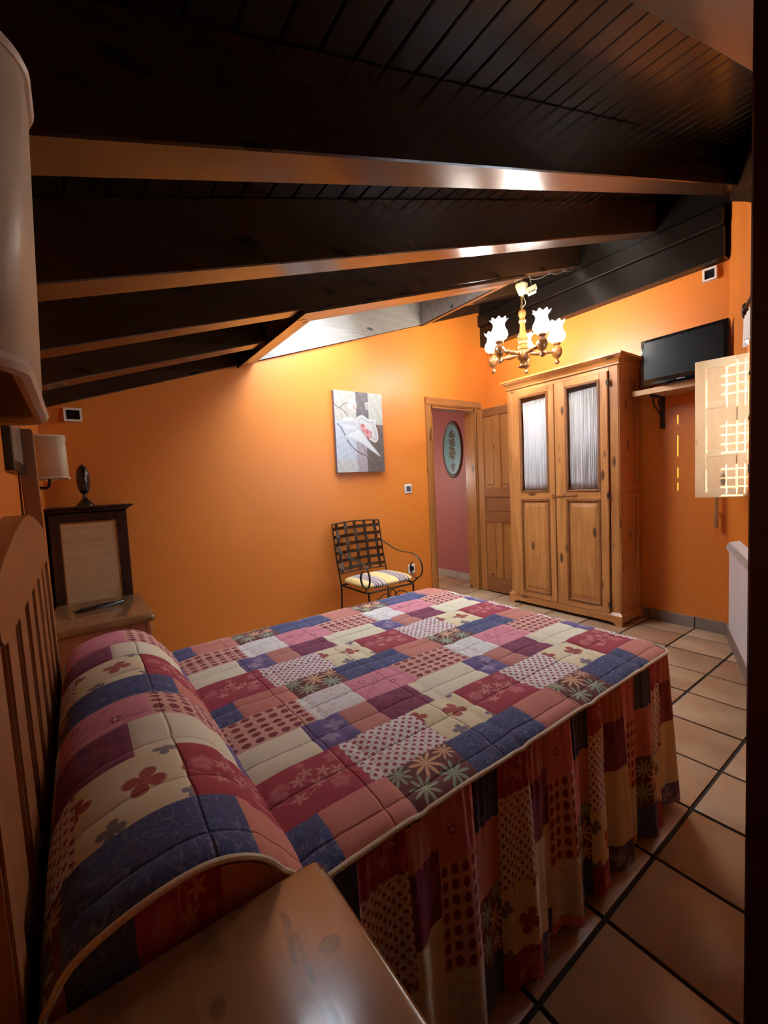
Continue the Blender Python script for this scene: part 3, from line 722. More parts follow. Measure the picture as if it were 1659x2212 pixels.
def pnt(x, y):
    h = (math.sin(x * 37 + y * 19) * math.sin(y * 53 - x * 11) + math.sin(x * 71 + 2) * math.sin(y * 29 + x * 40)) * 7
    if y < .37 + .02 * x and x < .44: c = (206, 200, 186)
    elif x >= .44 and x < .70 and y < .36: c = (112, 102, 104) if y < .27 else (92, 90, 92)
    elif x >= .70 and y < .395: c = (204, 204, 192)
    elif x < .42: c = (205, 212, 220) if y < .85 else (208, 206, 196)
    elif x < .63 and y > .5: c = (182, 170, 176)
    else: c = (118, 90, 84) if y < .48 else (100, 86, 80)
    c = tuple(v + h for v in c)
    if inpoly(x, y, face): c = tuple(220 + 14 * math.sin(y * 60) for _ in range(3))
    for P, wdt, cc in stems:
        if dline(x, y, P) < wdt: c = cc
    if inpoly(x, y, bud): c = (228, 226, 218)
    if abs(x - .41) < .03 and abs(y - .19) < .035: c = (226, 184, 168)
    if inpoly(x, y, bloom):
        e = dline(x, y, bloom); c = (236, 238, 234) if e < .022 else (198, 203, 200) if e < .05 else (226, 228, 224)
    if inpoly(x, y, pinkc): c = (206, 110, 112) if (math.sin(x * 70) + math.sin(y * 80)) > .1 else (232, 170, 166)
    if inpoly(x, y, petal):
        e = dline(x, y, petal); c = (240, 241, 240) if e > .018 else (214, 219, 220)
        if abs((y - .45) - .62 * (x - .46)) < .008: c = (190, 196, 198)
    if .62 < x < .70 and .12 < y < .21 and math.sin(x * 160 + y * 90) > -.2: c = (226, 226, 224)
    return tuple(max(0, min(255, v * .86)) for v in c)
pa = empty('painting', (2.05, YA, 1.70), label='unframed canvas painting of pale pink and white flowers on the orange wall', cat='painting')
px0, px1, pz0, pz1 = 1.822, 2.322, 1.352, 2.052
q = MB(); q.box(px0, px1, YA - .034, YA, pz0, pz1, .002); q.build('canvas_edge', plain('canvas_edge', (.20, .14, .15), .6), pa)
paint_grid('painted_face', 100, 140, lambda u, v: (px0 + u * (px1 - px0), YA - .0355, pz1 - v * (pz1 - pz0)), pnt, M['canvas'], pa)
# oval plaque in the hall
ovy, ovz, ovw, ovh = 3.772, 1.618, .165, .345
ov = empty('wall_plaque', (XB, ovy, ovz), label='oval pale blue plaque with a vase and climbing plant in the hall', cat='plaque')
q = MB(); P = []
for k in range(48):
    a = 2 * PI * k / 48; row = []
    for (rr, xx) in ((1.0, 0), (1.02, .012), (.97, .022), (.90, .018), (.86, .008)): row.append(Vector((XB - xx, ovy + ovw * rr * math.cos(a), ovz + ovh * rr * math.sin(a))))
    P.append(row)
q.grid(P, True); q.build('frame', plain('mottled_grey_brown', (.13, .12, .11), .5, vscale=60, var=.5), ov, True)
vine = sm2([(.52, .77), (.50, .65), (.53, .52), (.50, .40), (.54, .28), (.50, .16)])
blobs = [(.42, .20, .09), (.62, .22, .07), (.56, .33, .09), (.42, .36, .08), (.36, .30, .04), (.62, .40, .08), (.40, .46, .07), (.58, .52, .09), (.64, .58, .06), (.40, .58, .09), (.50, .62, .08), (.60, .66, .06), (.38, .64, .05), (.50, .14, .05), (.48, .50, .07)]
def ovp(u, v):
    c = (112, 168, 176)
    if u > .6: c = (120, 180, 190)
    for bx, by, br in blobs:
        d = math.hypot((u - bx), (v - by) * 1.6)
        if d < br: c = (52, 54, 32) if math.sin(u * 90 + v * 70) > -.2 else (92, 92, 60)
        if d < br * .35: c = (150, 150, 126)
    if dline(u, v, vine) < .02: c = (70, 66, 44)
    if .38 < u < .66 and .78 < v < .80: c = (40, 50, 56)
    if abs(u - .52) < .13 * (1 - max(0, (v - .80)) * 5) and .79 <= v < .90: c = (52, 60, 66)
    if abs(u - .52) < .05 and .88 < v < .925: c = (50, 56, 62)
    return c
paint_grid('painted_face', 44, 90, lambda u, v: (XB - .012, ovy + ovw * .9 * (1 - 2 * u), ovz + ovh * .9 * (1 - 2 * v)), ovp, M['plate'], ov, mask=lambda u, v: (2 * u - 1) ** 2 + (2 * v - 1) ** 2 < 1.0)

# ------------------------------------------------------------------ framed picture over the headboard
pf = empty('framed_picture', (XH, 1.55, 1.5), label='dark framed picture under glass on the wall above the headboard', cat='picture')
a0, a1, c0, c1 = 1.535, 1.825, 1.325, 1.70
q = MB()
for (y0, y1, z0, z1) in ((a0, a0 + .03, c0, c1), (a1 - .03, a1, c0, c1), (a0 + .03, a1 - .03, c0, c0 + .03), (a0 + .03, a1 - .03, c1 - .03, c1)): q.box(XH, XH + .020, y0, y1, z0, z1, .002)
q.build('frame', M['black'], pf)
q = MB(); q.box(XH, XH + .0205, a0 + .018, a1 - .03, c0 + .03, c1 - .03); q.build('print', plain('pale_green_print', (.45, .46, .36), .15, coat=.5, vscale=9, var=.4), pf)

# ------------------------------------------------------------------ wall lamps
def sconce(y0, y1, z0, z1, xf, label, r=.03, top=None):
    yc = (y0 + y1) / 2; o = empty('wall_lamp', (XH, yc, (z0 + z1) / 2), label=label, cat='lamp')
    xb = XH + .012
    def outline(rr, ins, ya=y0, yb=y1, xfr=xf):
        pts = [Vector((xb, ya + ins, 0))]
        for k in range(9):
            a = PI / 2 * k / 8; pts.append(Vector((xfr - ins - rr + rr * math.sin(a), ya + ins + rr - rr * math.cos(a), 0)))
        for k in range(9):
            a = PI / 2 * k / 8; pts.append(Vector((xfr - ins - rr + rr * math.cos(a), yb - ins - rr + rr * math.sin(a), 0)))
        pts.append(Vector((xb, yb - ins, 0))); return pts
    h = z1 - z0
    A, B = outline(r, .004), outline(r, 0)
    if top: A = outline(.03, 0, *top)
    q = MB(); q.grid([[Vector((b.x, b.y, z0)), Vector((a.x, a.y, z1))] for a, b in zip(A, B)])
    so_ = q.build('lamp_shade', M['shade'], o, 2); md = so_.modifiers.new('t', 'SOLIDIFY'); md.thickness = .0022; md.offset = 0
    A2, B2 = outline(r * .9, .006), outline(r * .9, .0035)
    if top: A2 = outline(.028, .003, *top)
    q = MB(); q.grid([[Vector((b.x, b.y, z0 + .002)), Vector((a.x, a.y, z1 - .002))] for a, b in zip(A2, B2)]); q.build('lining', M['shade_in'], o, 2)
    for z, P_ in ((z0, B), (z1, A)):
        q = MB(); q.tube([Vector((p.x, p.y, z)) for p in P_], .0045, 8); q.build('piping', M['shade_trim'], o, True)
    q = MB(); q.box(XH, XH + .016, yc - .03, yc + .03, z0 - .055, z0 + .06, .004); q.build('wall_plate', M['brass'], o)
    q = MB(); q.tube(catmull([(XH + .012, yc, z0 - .03), (XH + .05, yc, z0 - .04), (XH + .065, yc, z0 - .02), (XH + .065, yc, z0 + .03)], 6), .006); q.lathe([(.0, 0), (.012, .004), (.014, .02), (.014, .05), (.0, .052)], (XH + .065, yc, z0 + .02), seg=14); q.build('arm', M['mahog'], o, True)
    q = MB(); q.lathe([(.010, 0), (.012, .02), (.02, .045), (.018, .065), (.0, .08)], (XH + .065, yc, z0 + .07), seg=14); q.build('bulb', plain('unlit_bulb', (.8, .8, .78), .2), o, True)
    return o
sconce(.245, .427, 1.302, 1.513, -.0163, 'large cream wall lamp shade cut by the left edge of view', .02, (.335, .427, -.0075))
sconce(2.15, 2.36, 1.328, 1.495, -.018, 'small cream wall lamp over the far nightstand')

# ------------------------------------------------------------------ bed
bed = empty('bed', (.8, 1.26, 0), label='wooden double bed with slatted arched headboard against the left wall', cat='bed')
HF = -.095; HB = -.128
def lean(z): return -.010 * (z - .75)
def hbp(nm, poly, x0, x1, mt):       # poly in (y,z)
    q = MB(); q.prism(poly, lambda u, v, w_: Vector((w_ + lean(v), u, v)), x0, x1); bmesh.ops.bevel(q.bm, geom=[e for e in q.bm.edges], offset=.004, segments=2, affect='EDGES')
    return q.build(nm, mt, bed, True)
for y0, y1 in ((.615, .68), (1.835, 1.905)):
    hbp('post', [(y0, 0), (y1, 0), (y1, 1.478), (y0, 1.478)], HB - .01, HF - .0, M['bed_z'])
# arched top rail with rounded ends
ra = [(.79, 1.045), (1.77, 1.045), (1.79, 1.06), (1.795, 1.10), (1.78, 1.13), (1.72, 1.15), (1.55, 1.18), (1.40, 1.20), (1.26, 1.208), (1.12, 1.20), (.97, 1.18), (.80, 1.15), (.73, 1.13), (.715, 1.10), (.72, 1.06), (.745, 1.045)]
hbp('top_rail', ra[::-1], HB + .0, HF + .006, M['bed_y'])
q = MB(); q.box(HB, HF - .012, .68, .716, 1.07, 1.12); q.box(HB, HF - .012, 1.79, 1.836, 1.07, 1.12); q.build('tenon', M['bed_y'], bed)
for k in range(7):
    y0 = .705 + .168 * k
    hbp('slat', [(y0, .30), (y0 + .10, .30), (y0 + .10, 1.06), (y0, 1.06)], HB + .006, HF - .006, M['bed_z'])
q = MB(); q.box(HB, HF, .68, 1.835, .24, .36, .004); q.build('bottom_rail', M['bed_y'], bed)
for y0, y1 in ((.64, .665), (1.855, 1.88)):
    q = MB(); q.box(HF, 1.64, y0, y1, .24, .36, .004); q.build('side_rail', M['bed_y'], bed)
for y0, y1 in ((.64, .70), (1.82, 1.88)):
    q = MB(); q.box(1.60, 1.66, y0, y1, 0, .36, .005); q.build('leg', M['bed_z'], bed)
q = MB(); q.box(HF + .005, 1.665, .655, 1.865, .34, .572, .04, 3); q.build('mattress', M['curtain'], bed, True)
q = MB(); q.box(HF + .01, .20, .69, 1.83, .575, .672, .04, 4); q.build('pillow', M['curtain'], bed, True)

# ------------------------------------------------------------------ bedspread
def cloth(name, fn, rough=.85, bscale=350):
    m, nt, b = mat(name); tc = nt.nodes.new('ShaderNodeUVMap'); tc.uv_map = 'UVMap'; uv = tc.outputs[0]
    U, V, _ = sep(nt, uv); n = noise(nt, uv, 90, 3)
    weave = (U * 1800).sin() * (V * 1800).sin()
    col = fn(nt, U, V, uv, n); nt.links.new(col, b.inputs['Base Color']); b.inputs['Roughness'].default_value = rough; b.inputs['Sheen Weight'].default_value = .05
    OX, OY, OZ_ = sep(nt, coord(nt)); wob = (noise(nt, coord(nt), 9, 1) - .5) * .012
    l1 = (((OY + wob + .46 + .0725) / .145).fract() - .5).abs() * .145; l2 = (((OX + wob + .68 + .16) / .32).fract() - .5).abs() * .32
    st = (l1.mn(l2) / .0042).clamp()
    bump(nt, b, (n + weave * .15) * .25 + st * 1.6, .9, .0022); return m
def flower(U, V, cx, cy, R, k, lo=.45, ph=0.0, sx=1., sy_=1., pw=1.0):
    a, b = (U - cx) / sx, (V - cy) / sy_
    r = hyp(a, b); th = b.atan2(a); return r / ((((th * (k / 2) + ph).cos().abs().pow(pw)) * (1 - lo) + lo) * R)
def c_navy(nt, U, V, uv, n):
    s = noise(nt, uv, 26, 1, .4, 1.6); ln = (s - .5).abs().below(.018, .02)
    s2 = (noise(nt, uv, 40, 1, .4, 1.0) - .45).abs().below(.015, .02)
    return mix(nt, (ln * .55 + s2 * .3).clamp(), mix(nt, n, (.040, .052, .150), (.062, .078, .205)), (.20, .22, .32))
def c_rust(nt, U, V, uv, n):
    t = ((U * 900).sin() * (V * 900).sin() * .5 + .5)
    return mix(nt, t * .5, (.56, .19, .145), (.68, .29, .22))
def c_palm(nt, U, V, uv, n):
    c = mix(nt, n, (.135, .035, .035), (.175, .055, .050))
    for (cx, cy, R, k, col, ph) in ((.045, .035, .030, 7, (.36, .42, .27), .3), (.125, .03, .032, 7, (.30, .40, .28), 1.1), (.09, .085, .034, 7, (.72, .42, .24), .0), (.02, .095, .028, 7, (.34, .40, .26), .7), (.15, .09, .024, 7, (.66, .40, .24), .2)):
        f = flower(U, V, cx, cy, R * 1.15, k + 2, .18, ph, pw=1.6); c = mix(nt, f.below(1.0, .18), c, col)
    return c
def c_floral(nt, U, V, uv, n):
    c = mix(nt, n, (.32, .028, .052), (.40, .042, .068)); pk = (.60, .20, .20)
    for (cx, cy, R, k) in ((.035, .10, .024, 5), (.15, .045, .024, 5), (.175, .13, .02, 5), (.10, .145, .012, 4)):
        f = flower(U, V, cx, cy, R, k, .7); ring = (f - .55).abs().below(.12, .2)
        c = mix(nt, f.below(1.0, .25) * .45 + ring * .15, c, pk)
    lines = []
    for (a0_, am, fr, ph, x0, x1) in ((.09, .022, 34, 0, .03, .19), (.065, .018, 42, 1.9, .05, .18)):
        d = (V - ((U * fr + ph).sin() * am + a0_)).abs(); lines.append(d.below(.0013, .0012) * (U - x0).mx(-(U - x1)).below(9, 1))
    c = mix(nt, ((lines[0] + lines[1]) * .7).clamp(), c, (.62, .25, .20))
    for (cx, cy, ph) in ((.075, .10, .2), (.11, .075, 1.0), (.06, .055, 2.0), (.135, .10, .7), (.165, .085, 1.4), (.10, .115, 2.6)):
        f = flower(U, V, cx, cy, .017, 5, .08, ph); c = mix(nt, f.below(1.0, .4) * .75, c, (.64, .30, .24))
    return c
def c_leaf(nt, U, V, uv, n):
    c = mix(nt, n, (.74, .68, .64), (.84, .79, .75)); p = .026
    for off, R, k in ((0, .0066, 7), (.5, .0066, 7)):
        a = ((U / p + off).fract() - .5) * p; b = ((V / p + off).fract() - .5) * p
        r = hyp(a, b); th = b.atan2(a); f = r / ((th * 2.5 + .6).cos().abs() * .6 + .4) / R
        c = mix(nt, f.below(1.0, .3), c, (.34, .04, .06))
    a = ((U / p).fract() - .5) * p; b = ((V / p + .5).fract() - .5) * p
    return mix(nt, (hyp(a, b) - .0028).abs().below(.0010, .002) * .6, c, (.42, .14, .14))
def c_crf(nt, U, V, uv, n):
    c = mix(nt, n, (.78, .66, .40), (.84, .74, .48)); red = mix(nt, noise(nt, uv, 260, 1), (.30, .03, .03), (.50, .14, .10)); gr = (.22, .19, .20)
    for (cx, cy, R, col) in ((.105, .088, .036, red), (.0, .12, .028, red), (.195, .085, .03, red), (.05, .012, .022, gr), (.15, .165, .022, gr), (.17, .015, .018, gr)):
        f = flower(U, V, cx, cy, R, 4, .15, .785 if R > .03 else .5, pw=.45); c = mix(nt, f.below(1.0, .15), c, col)
    return c
def c_cream(nt, U, V, uv, n): return mix(nt, n, (.78, .70, .49), (.85, .78, .57))
def c_purp(nt, U, V, uv, n):
    c = mix(nt, n, (.11, .075, .22), (.16, .12, .29))
    for (cx, cy, R) in ((.04, .04, .026), (.075, .085, .026)): c = mix(nt, flower(U, V, cx, cy, R, 4, .35, .4).below(1, .5) * .55, c, (.42, .36, .46))
    return c
def c_rust2(nt, U, V, uv, n): return mix(nt, ((U * 1400).sin() * .5 + .5) * .5, (.52, .19, .15), (.62, .29, .22))
def c_plum(nt, U, V, uv, n):
    s = noise(nt, uv, 30, 3, .6, .8); return mix(nt, ((s - .35) * 2.4).clamp(), (.16, .020, .065), (.30, .065, .13))
def c_dots(nt, U, V, uv, n):
    c = mix(nt, n, (.64, .31, .24), (.74, .42, .33)); wob = (noise(nt, uv, 200, 1) - .5) * .25
    a = ((U / .0345).fract() - .5); b = ((V / .0295).fract() - .5); r = hyp(a, b * 1.1) + wob * .35
    c = mix(nt, (r - .42).abs().below(.04, .05) * .35, c, (.75, .52, .40))
    return mix(nt, r.below(.36, .07), c, (.25, .035, .045))
def c_white(nt, U, V, uv, n):
    s = (noise(nt, uv, 30, 2, .5, 1.5) - .5).abs().below(.03, .03); c = mix(nt, n, (.78, .76, .72), (.86, .84, .81)); c = mix(nt, s * .45, c, (.55, .42, .26))
    f = flower(U, V, .05, .045, .035, 6, .4); g = flower(U, V, .12, .1, .035, 6, .4); return mix(nt, ((f - .8).abs().below(.12, .1) + (g - .8).abs().below(.12, .1)).clamp() * .5, c, (.56, .45, .30))
def c_pink(nt, U, V, uv, n):
    c = mix(nt, n, (.68, .21, .27), (.76, .30, .36)); d = (V * 1.05 - U).abs() 
    l = ((d - .006).abs().below(.0012, .0015) + ((V * .9 + U * .12 - .062).abs()).below(.0012, .0015) * .0 + ((V + U * .45 - .105).abs() - .004).abs().below(.001, .0015) * .6).clamp()
    c = mix(nt, l * .8, c, (.30, .04, .08))
    for (cx, cy) in ((.05, .105), (.13, .045)):
        f = flower(U, V, cx, cy, .011, 6, .5); c = mix(nt, (f - .9).abs().below(.25, .2), c, (.32, .05, .08)); c = mix(nt, f.below(.35, .2), c, (.85, .6, .6))
    return c
CL = {k: cloth('cloth_' + n_, f) for k, n_, f in (('N', 'navy_swirl', c_navy), ('R', 'rust_weave', c_rust), ('P', 'brown_palm', c_palm), ('F', 'crimson_floral', c_floral), ('L', 'white_leaf', c_leaf), ('C', 'cream_clover', c_crf),
    ('K', 'cream_plain', c_cream), ('U', 'purple', c_purp), ('r', 'rust_small', c_rust2), ('M', 'plum', c_plum), ('D', 'oval_dots', c_dots), ('W', 'white_embroidered', c_white), ('I', 'pink_bandana', c_pink))}
M['piping'] = plain('cream_piping_cord', (.66, .54, .36), .6, vscale=200, var=.3, bmp=.4)
PER = .60
ROWS = {'A': [(0, .26, 'N'), (.26, .425, 'R'), (.425, .60, 'P')], 'B': [(.02, .19, 'C'), (.19, .395, 'F'), (.395, .62, 'L')], 'C': [(-.035, .12, 'M'), (.12, .36, 'K'), (.36, .47, 'U'), (.47, .565, 'r')], 'D': [(-.03, .17, 'I'), (.17, .41, 'D'), (.41, .57, 'W')]}
BANDS = [(.612, .725, 'A'), (.725, .885, 'B'), (.885, 1.015, 'C'), (1.015, 1.16, 'D'), (1.16, 1.275, 'A'), (1.275, 1.445, 'B'), (1.445, 1.575, 'C'), (1.575, 1.735, 'D'), (1.735, 1.905, 'A')]
prof = catmull([(-.090, 0, .56), (-.084, 0, .64), (-.055, 0, .695), (0, 0, .722), (.07, 0, .734), (.13, 0, .728), (.185, 0, .70), (.225, 0, .655), (.25, 0, .618), (.263, 0, .604), (.285, 0, .606), (.34, 0, .610)], 14)
arc = [0.0]
for a, b in zip(prof[:-1], prof[1:]): arc.append(arc[-1] + (b - a).length)
AX = np.array(arc); PX = np.array([p.x for p in prof]); PZ = np.array([p.z for p in prof])
S_CR = float(np.interp(.262, PX[60:], AX[60:])); S_END = AX[-1]
FOOT = 1.715; S_FOOT = S_END + (FOOT - .34)
def surf(s, y):
    if s <= S_END: x, z = float(np.interp(s, AX, PX)), float(np.interp(s, AX, PZ))
    else:
        x = .34 + (s - S_END); z = .610
    pil = max(0, 1 - abs(s - S_CR * .5) / (S_CR * .5)) if s < S_CR else 0
    bulge = 0
    if s < S_CR: bulge = .016 * math.sin(PI * s / S_CR) * (math.sin(PI * (y - .6) / 1.3) ** .5 if .6 < y < 1.9 else 0) - .012 * math.exp(-((y - 1.26) / .09) ** 2) * math.sin(PI * s / S_CR)
    dy = min(y - .612, 1.905 - y); e = .016 * math.exp(-dy / .02) + .006 * math.exp(-dy / .06)
    df = FOOT - x; ef = .016 * math.exp(-df / .02) + .006 * math.exp(-df / .06)
    # stitched quilting channels
    q1 = min(abs(((y - .80 + .0725) % .145) - .0725), .05); q2 = min(abs(((s - .12 + .16) % .32) - .16), .05)
    ch = .0022 * (math.exp(-(q1 / .010) ** 2) + math.exp(-(q2 / .010) ** 2)) - .0030 * math.sin(min(q1, q2, .045) / .045 * PI / 2)
    wr = .0015 * math.sin(s * 23 + y * 31) * math.sin(y * 17 - s * 9)
    z += bulge - e - ef - ch + wr
    rc = .07   # rounded plan corner at the foot: pull in
    yy = y
    if df < rc:
        for edge, sg in ((.612, 1), (1.905, -1)):
            dd = (y - edge) * sg
            if dd < rc:
                ax_, ay_ = rc - df, rc - dd
                if math.hypot(ax_, ay_) > 1e-6:
                    L = max(ax_, ay_); k_ = L / math.hypot(ax_, ay_)
                    x = FOOT - (rc - ax_ * k_); yy = edge + sg * (rc - ay_ * k_)
    return Vector((x, yy, z))
bs = empty('bedspread', (.8, 1.26, .6), label='quilted patchwork bedspread with cream piping and gathered skirt over the bed', cat='bedspread')
def patch(s0, s1, y0, y1, code, uo, vo, step=.0085):
    nu, nv = max(2, round((s1 - s0) / step)), max(2, round((y1 - y0) / step))
    bm = bmesh.new(); uvl = bm.loops.layers.uv.new('UVMap'); g = []
    for i in range(nu + 1):
        row = []
        for j in range(nv + 1):
            s, y = s0 + (s1 - s0) * i / nu, y0 + (y1 - y0) * j / nv
            p = surf(s, y); ed = (i in (0, nu)) or (j in (0, nv))
            if ed: p.z -= .0018
            vtx = bm.verts.new(p); row.append((vtx, (s - s0 + uo, y - y0 + vo)))
        g.append(row)
    for i in range(nu):
        for j in range(nv):
            q4 = [g[i][j], g[i + 1][j], g[i + 1][j + 1], g[i][j + 1]]; f = bm.faces.new([v for v, _ in q4]); f.smooth = True
            for lp, (_, uvv) in zip(f.loops, q4): lp[uvl].uv = uvv
    bmesh.ops.translate(bm, verts=bm.verts, vec=-loc_of(bs))
    me = bpy.data.meshes.new('patch'); bm.to_mesh(me); bm.free(); me.materials.append(CL[code])
    o = bpy.data.objects.new('patch', me); COL.objects.link(o); o.parent = bs; return o
def lay(sa, sb, p_of, bands):      # p_of: s -> pattern coordinate (slope 1)
    for (y0, y1, row) in bands:
        p0, p1 = p_of(sa), p_of(sb)
        for n in range(-3, 5):
            for (a, b, code) in ROWS[row]:
                a2, b2 = a + n * PER, b + n * PER
                lo, hi = max(a2, p0), min(b2, p1)
                if hi - lo > .006:
                    patch(sa + lo - p0, sa + hi - p0, y0, y1, code, lo - a2, 0)
PB = [.612, .738, .915, 1.06, 1.215, 1.34, 1.525, 1.675, 1.905]
lay(0, S_CR, lambda s: .385 + (s - S_CR), [(a, b, r) for a, b, r in zip(PB[:-1], PB[1:], 'ABCDABCD')])
lay(S_CR, S_FOOT, lambda s: (float(np.interp(s, AX, PX)) if s < S_END else .34 + s - S_END) - .67, BANDS)
# underlay so no gap shows through between patches
# piping along near side, foot and far side
def edge_path(near=True):
    y = .612 if near else 1.905; return [surf(s, y) for s in np.linspace(.02, S_FOOT - .075, 130)]
foot = [surf(S_FOOT, y) for y in np.linspace(.612 + .075, 1.905 - .075, 60)]
def corner(near):
    y = .612 if near else 1.905; sg = 1 if near else -1; out = []
    for k in range(1, 10):
        a = PI / 2 * k / 10; out.append(Vector((FOOT - .07 + .07 * math.sin(a), y + sg * (.07 - .07 * math.cos(a)), surf(S_FOOT - .05, y).z)))
    return out
path = edge_path(True) + corner(True) + foot + corner(False)[::-1] + edge_path(False)[::-1]
path = [p.copy() for p in path]
for p in path: p.z += .001
q = MB(); q.tube(path, .005, 8); q.build('piping', M['piping'], bs, True)
# gathered skirt: follows the piping path
cum = [0.0]
for a, b in zip(path[:-1], path[1:]): cum.append(cum[-1] + (b - a).length)
cum = np.array(cum); PP = np.array([tuple(p) for p in path]); TOT = cum[-1]
def at_path(u): return Vector((np.interp(u, cum, PP[:, 0]), np.interp(u, cum, PP[:, 1]), np.interp(u, cum, PP[:, 2])))
SK_ROWS = [(0, .11, 'B'), (.11, .20, 'C'), (.20, .30, 'D'), (.30, .385, 'A')]; SPER = .385
def skirt_pt(u, v, top):
    p = at_path(u); t = (at_path(min(u + .012, TOT)) - at_path(max(u - .012, 0))); t.z = 0; t.normalize(); nrm = Vector((t.y, -t.x, 0))
    k = v ** .8; am = .004 + .020 * k
    fo = am * math.sin(u * 37 + 1.2 * math.sin(u * 9)) + .007 * k * math.sin(u * 92 + 2 * math.sin(u * 5)) + .0035 * math.sin(u * 260) * (1 - v) * (v < .25)
    if p.x < .33 and (p.y < .62 or p.y > 1.9): fo = min(fo, .002) * .5; am *= .3
    flare = .020 * v if p.x > .40 else .0
    q_ = p + nrm * (fo * .9 + flare - .004)
    hz = .028 + .006 * math.sin(u * 37); q_.z = p.z + (hz - p.z) * v
    return q_
def skirt_patch(u0, u1, v0, v1, code, uo):
    nu, nv = max(2, int((u1 - u0) / .008)), max(2, int((v1 - v0) / .05))
    bm = bmesh.new(); uvl = bm.loops.layers.uv.new('UVMap'); g = []
    for i in range(nu + 1):
        g.append([(bm.verts.new(skirt_pt(u0 + (u1 - u0) * i / nu, v0 + (v1 - v0) * j / nv, .6)), ((v0 + (v1 - v0) * j / nv) * .58 - v0 * .58 + uo, (u1 - u0) * i / nu * 1.3)) for j in range(nv + 1)])
    for i in range(nu):
        for j in range(nv):
            q4 = [g[i][j], g[i][j + 1], g[i + 1][j + 1], g[i + 1][j]]; f = bm.faces.new([a for a, _ in q4]); f.smooth = True
            for lp, (_, uvv) in zip(f.loops, q4): lp[uvl].uv = uvv
    bmesh.ops.translate(bm, verts=bm.verts, vec=-loc_of(bs))
    me = bpy.data.meshes.new('skirt_patch'); bm.to_mesh(me); bm.free(); me.materials.append(CL[code]); o = bpy.data.objects.new('skirt_patch', me); COL.objects.link(o); o.parent = bs
u = 0.0; n = 0
U_OFF = .18
while u < TOT:
    for (a, b, row) in SK_ROWS:
        u0, u1 = u + a - U_OFF, u + b - U_OFF
        lo, hi = max(0, u0), min(TOT, u1)
        if hi - lo < .004: continue
        p0 = {'A': .13, 'B': .30, 'C': .46, 'D': .02}[row]
        for nn in range(-1, 3):
            for (pa_, pb_, code) in ROWS[row]:
                l2, h2 = max(pa_ + nn * PER, p0), min(pb_ + nn * PER, p0 + .58)
                if h2 - l2 > .01: skirt_patch(lo, hi, (l2 - p0) / .58, (h2 - p0) / .58, code, l2 - pa_ - nn * PER)
    u += SPER; 

# ------------------------------------------------------------------ nightstands
def nightstand(y0, y1, label):
    NX0, NX1 = XH + .005, .273; o = empty('nightstand', (.07, (y0 + y1) / 2, 0), label=label, cat='nightstand')
    q = MB(); r = .018
    out = []
    for (cx, cy, a0) in ((NX1 - r, y1 - r, 0), (NX0 + .004, y1 - .004, PI / 2), (NX0 + .004, y0 + .004, PI), (NX1 - r, y0 + r, 1.5 * PI)):
        rr = r if cx > 0 else .004
        for k in range(6): a = a0 + PI / 2 * k / 5; out.append((cx + rr * math.cos(a), cy + rr * math.sin(a)))
    rings = []
    cxm, cym = (NX0 + NX1) / 2, (y0 + y1) / 2
    for ins, z in ((.012, .612), (.004, .614), (0, .620), (0, .634), (.004, .640), (.0065, .642), (.008, .648), (.012, .650)):
        rings.append([Vector((px + (ins if px < cxm else -ins) * .9, py + (ins if py < cym else -ins) * .9, z)) for px, py in out])
    q.grid([[rings[i][k] for i in range(len(rings))] for k in range(len(out))], True)
    q.faces(rings[-1], [tuple(range(len(out)))]); q.faces(rings[0], [tuple(range(len(out)))])
    top = q.build('table_top', M['stand'], o, True, 50)
    b = MB(); X1 = NX1 - .022; Y0_, Y1_ = y0 + .02, y1 - .02
    def bx(nm, *a, m_=M['bed_z'], bev=.002, par=o): q = MB(); q.box(*a, bev); return q.build(nm, m_, par)
    bx('side', NX0 + .005, X1 - .02, Y0_, Y0_ + .018, .0, .612); bx('side', NX0 + .005, X1 - .02, Y1_ - .018, Y1_, .0, .612)
    bx('back', NX0 + .002, NX0 + .012, Y0_ + .018, Y1_ - .018, .05, .612); bx('base', NX0 + .012, X1 - .02, Y0_ + .018, Y1_ - .018, .05, .068)
    bx('stile', X1 - .02, X1, Y0_, Y0_ + .035, 0, .612); bx('stile', X1 - .02, X1, Y1_ - .035, Y1_, 0, .612)
    bx('rail', X1 - .02, X1, Y0_ + .035, Y1_ - .035, .585, .612, m_=M['bed_y']); bx('rail', X1 - .02, X1, Y0_ + .035, Y1_ - .035, .40, .42, m_=M['bed_y']); bx('rail', X1 - .02, X1, Y0_ + .035, Y1_ - .035, .03, .07, m_=M['bed_y'])
    dd = bx('drawer', X1 - .016, X1 + .008, Y0_ + .038, Y1_ - .038, .423, .582, m_=M['bed_y'], bev=.005)
    q = MB(); q.lathe([(.007, 0), (.007, .012), (.016, .02), (.017, .028), (.0, .034)], (X1 + .008, (y0 + y1) / 2, .502), (1, 0, 0), 16); k = q.build('knob', M['bed_z'], None, True); k.parent = dd; 
    for v in k.data.vertices: v.co -= loc_of(dd)
    d2_ = bx('door', X1 - .016, X1 + .004, Y0_ + .038, Y1_ - .038, .073, .397, bev=.004)
    q = MB(); q.box(X1 + .003, X1 + .010, Y0_ + .09, Y1_ - .09, .12, .35, .004); k = q.build('raised_panel', M['bed_z'], d2_)
    return o
ns = nightstand(.022, .602, 'near nightstand in the foreground, dark knots and scratches on its top')
ns2 = copy_tree(ns); ns2.location.y = 2.655; ns2['label'] = 'far nightstand beyond the bed with a remote control on top'

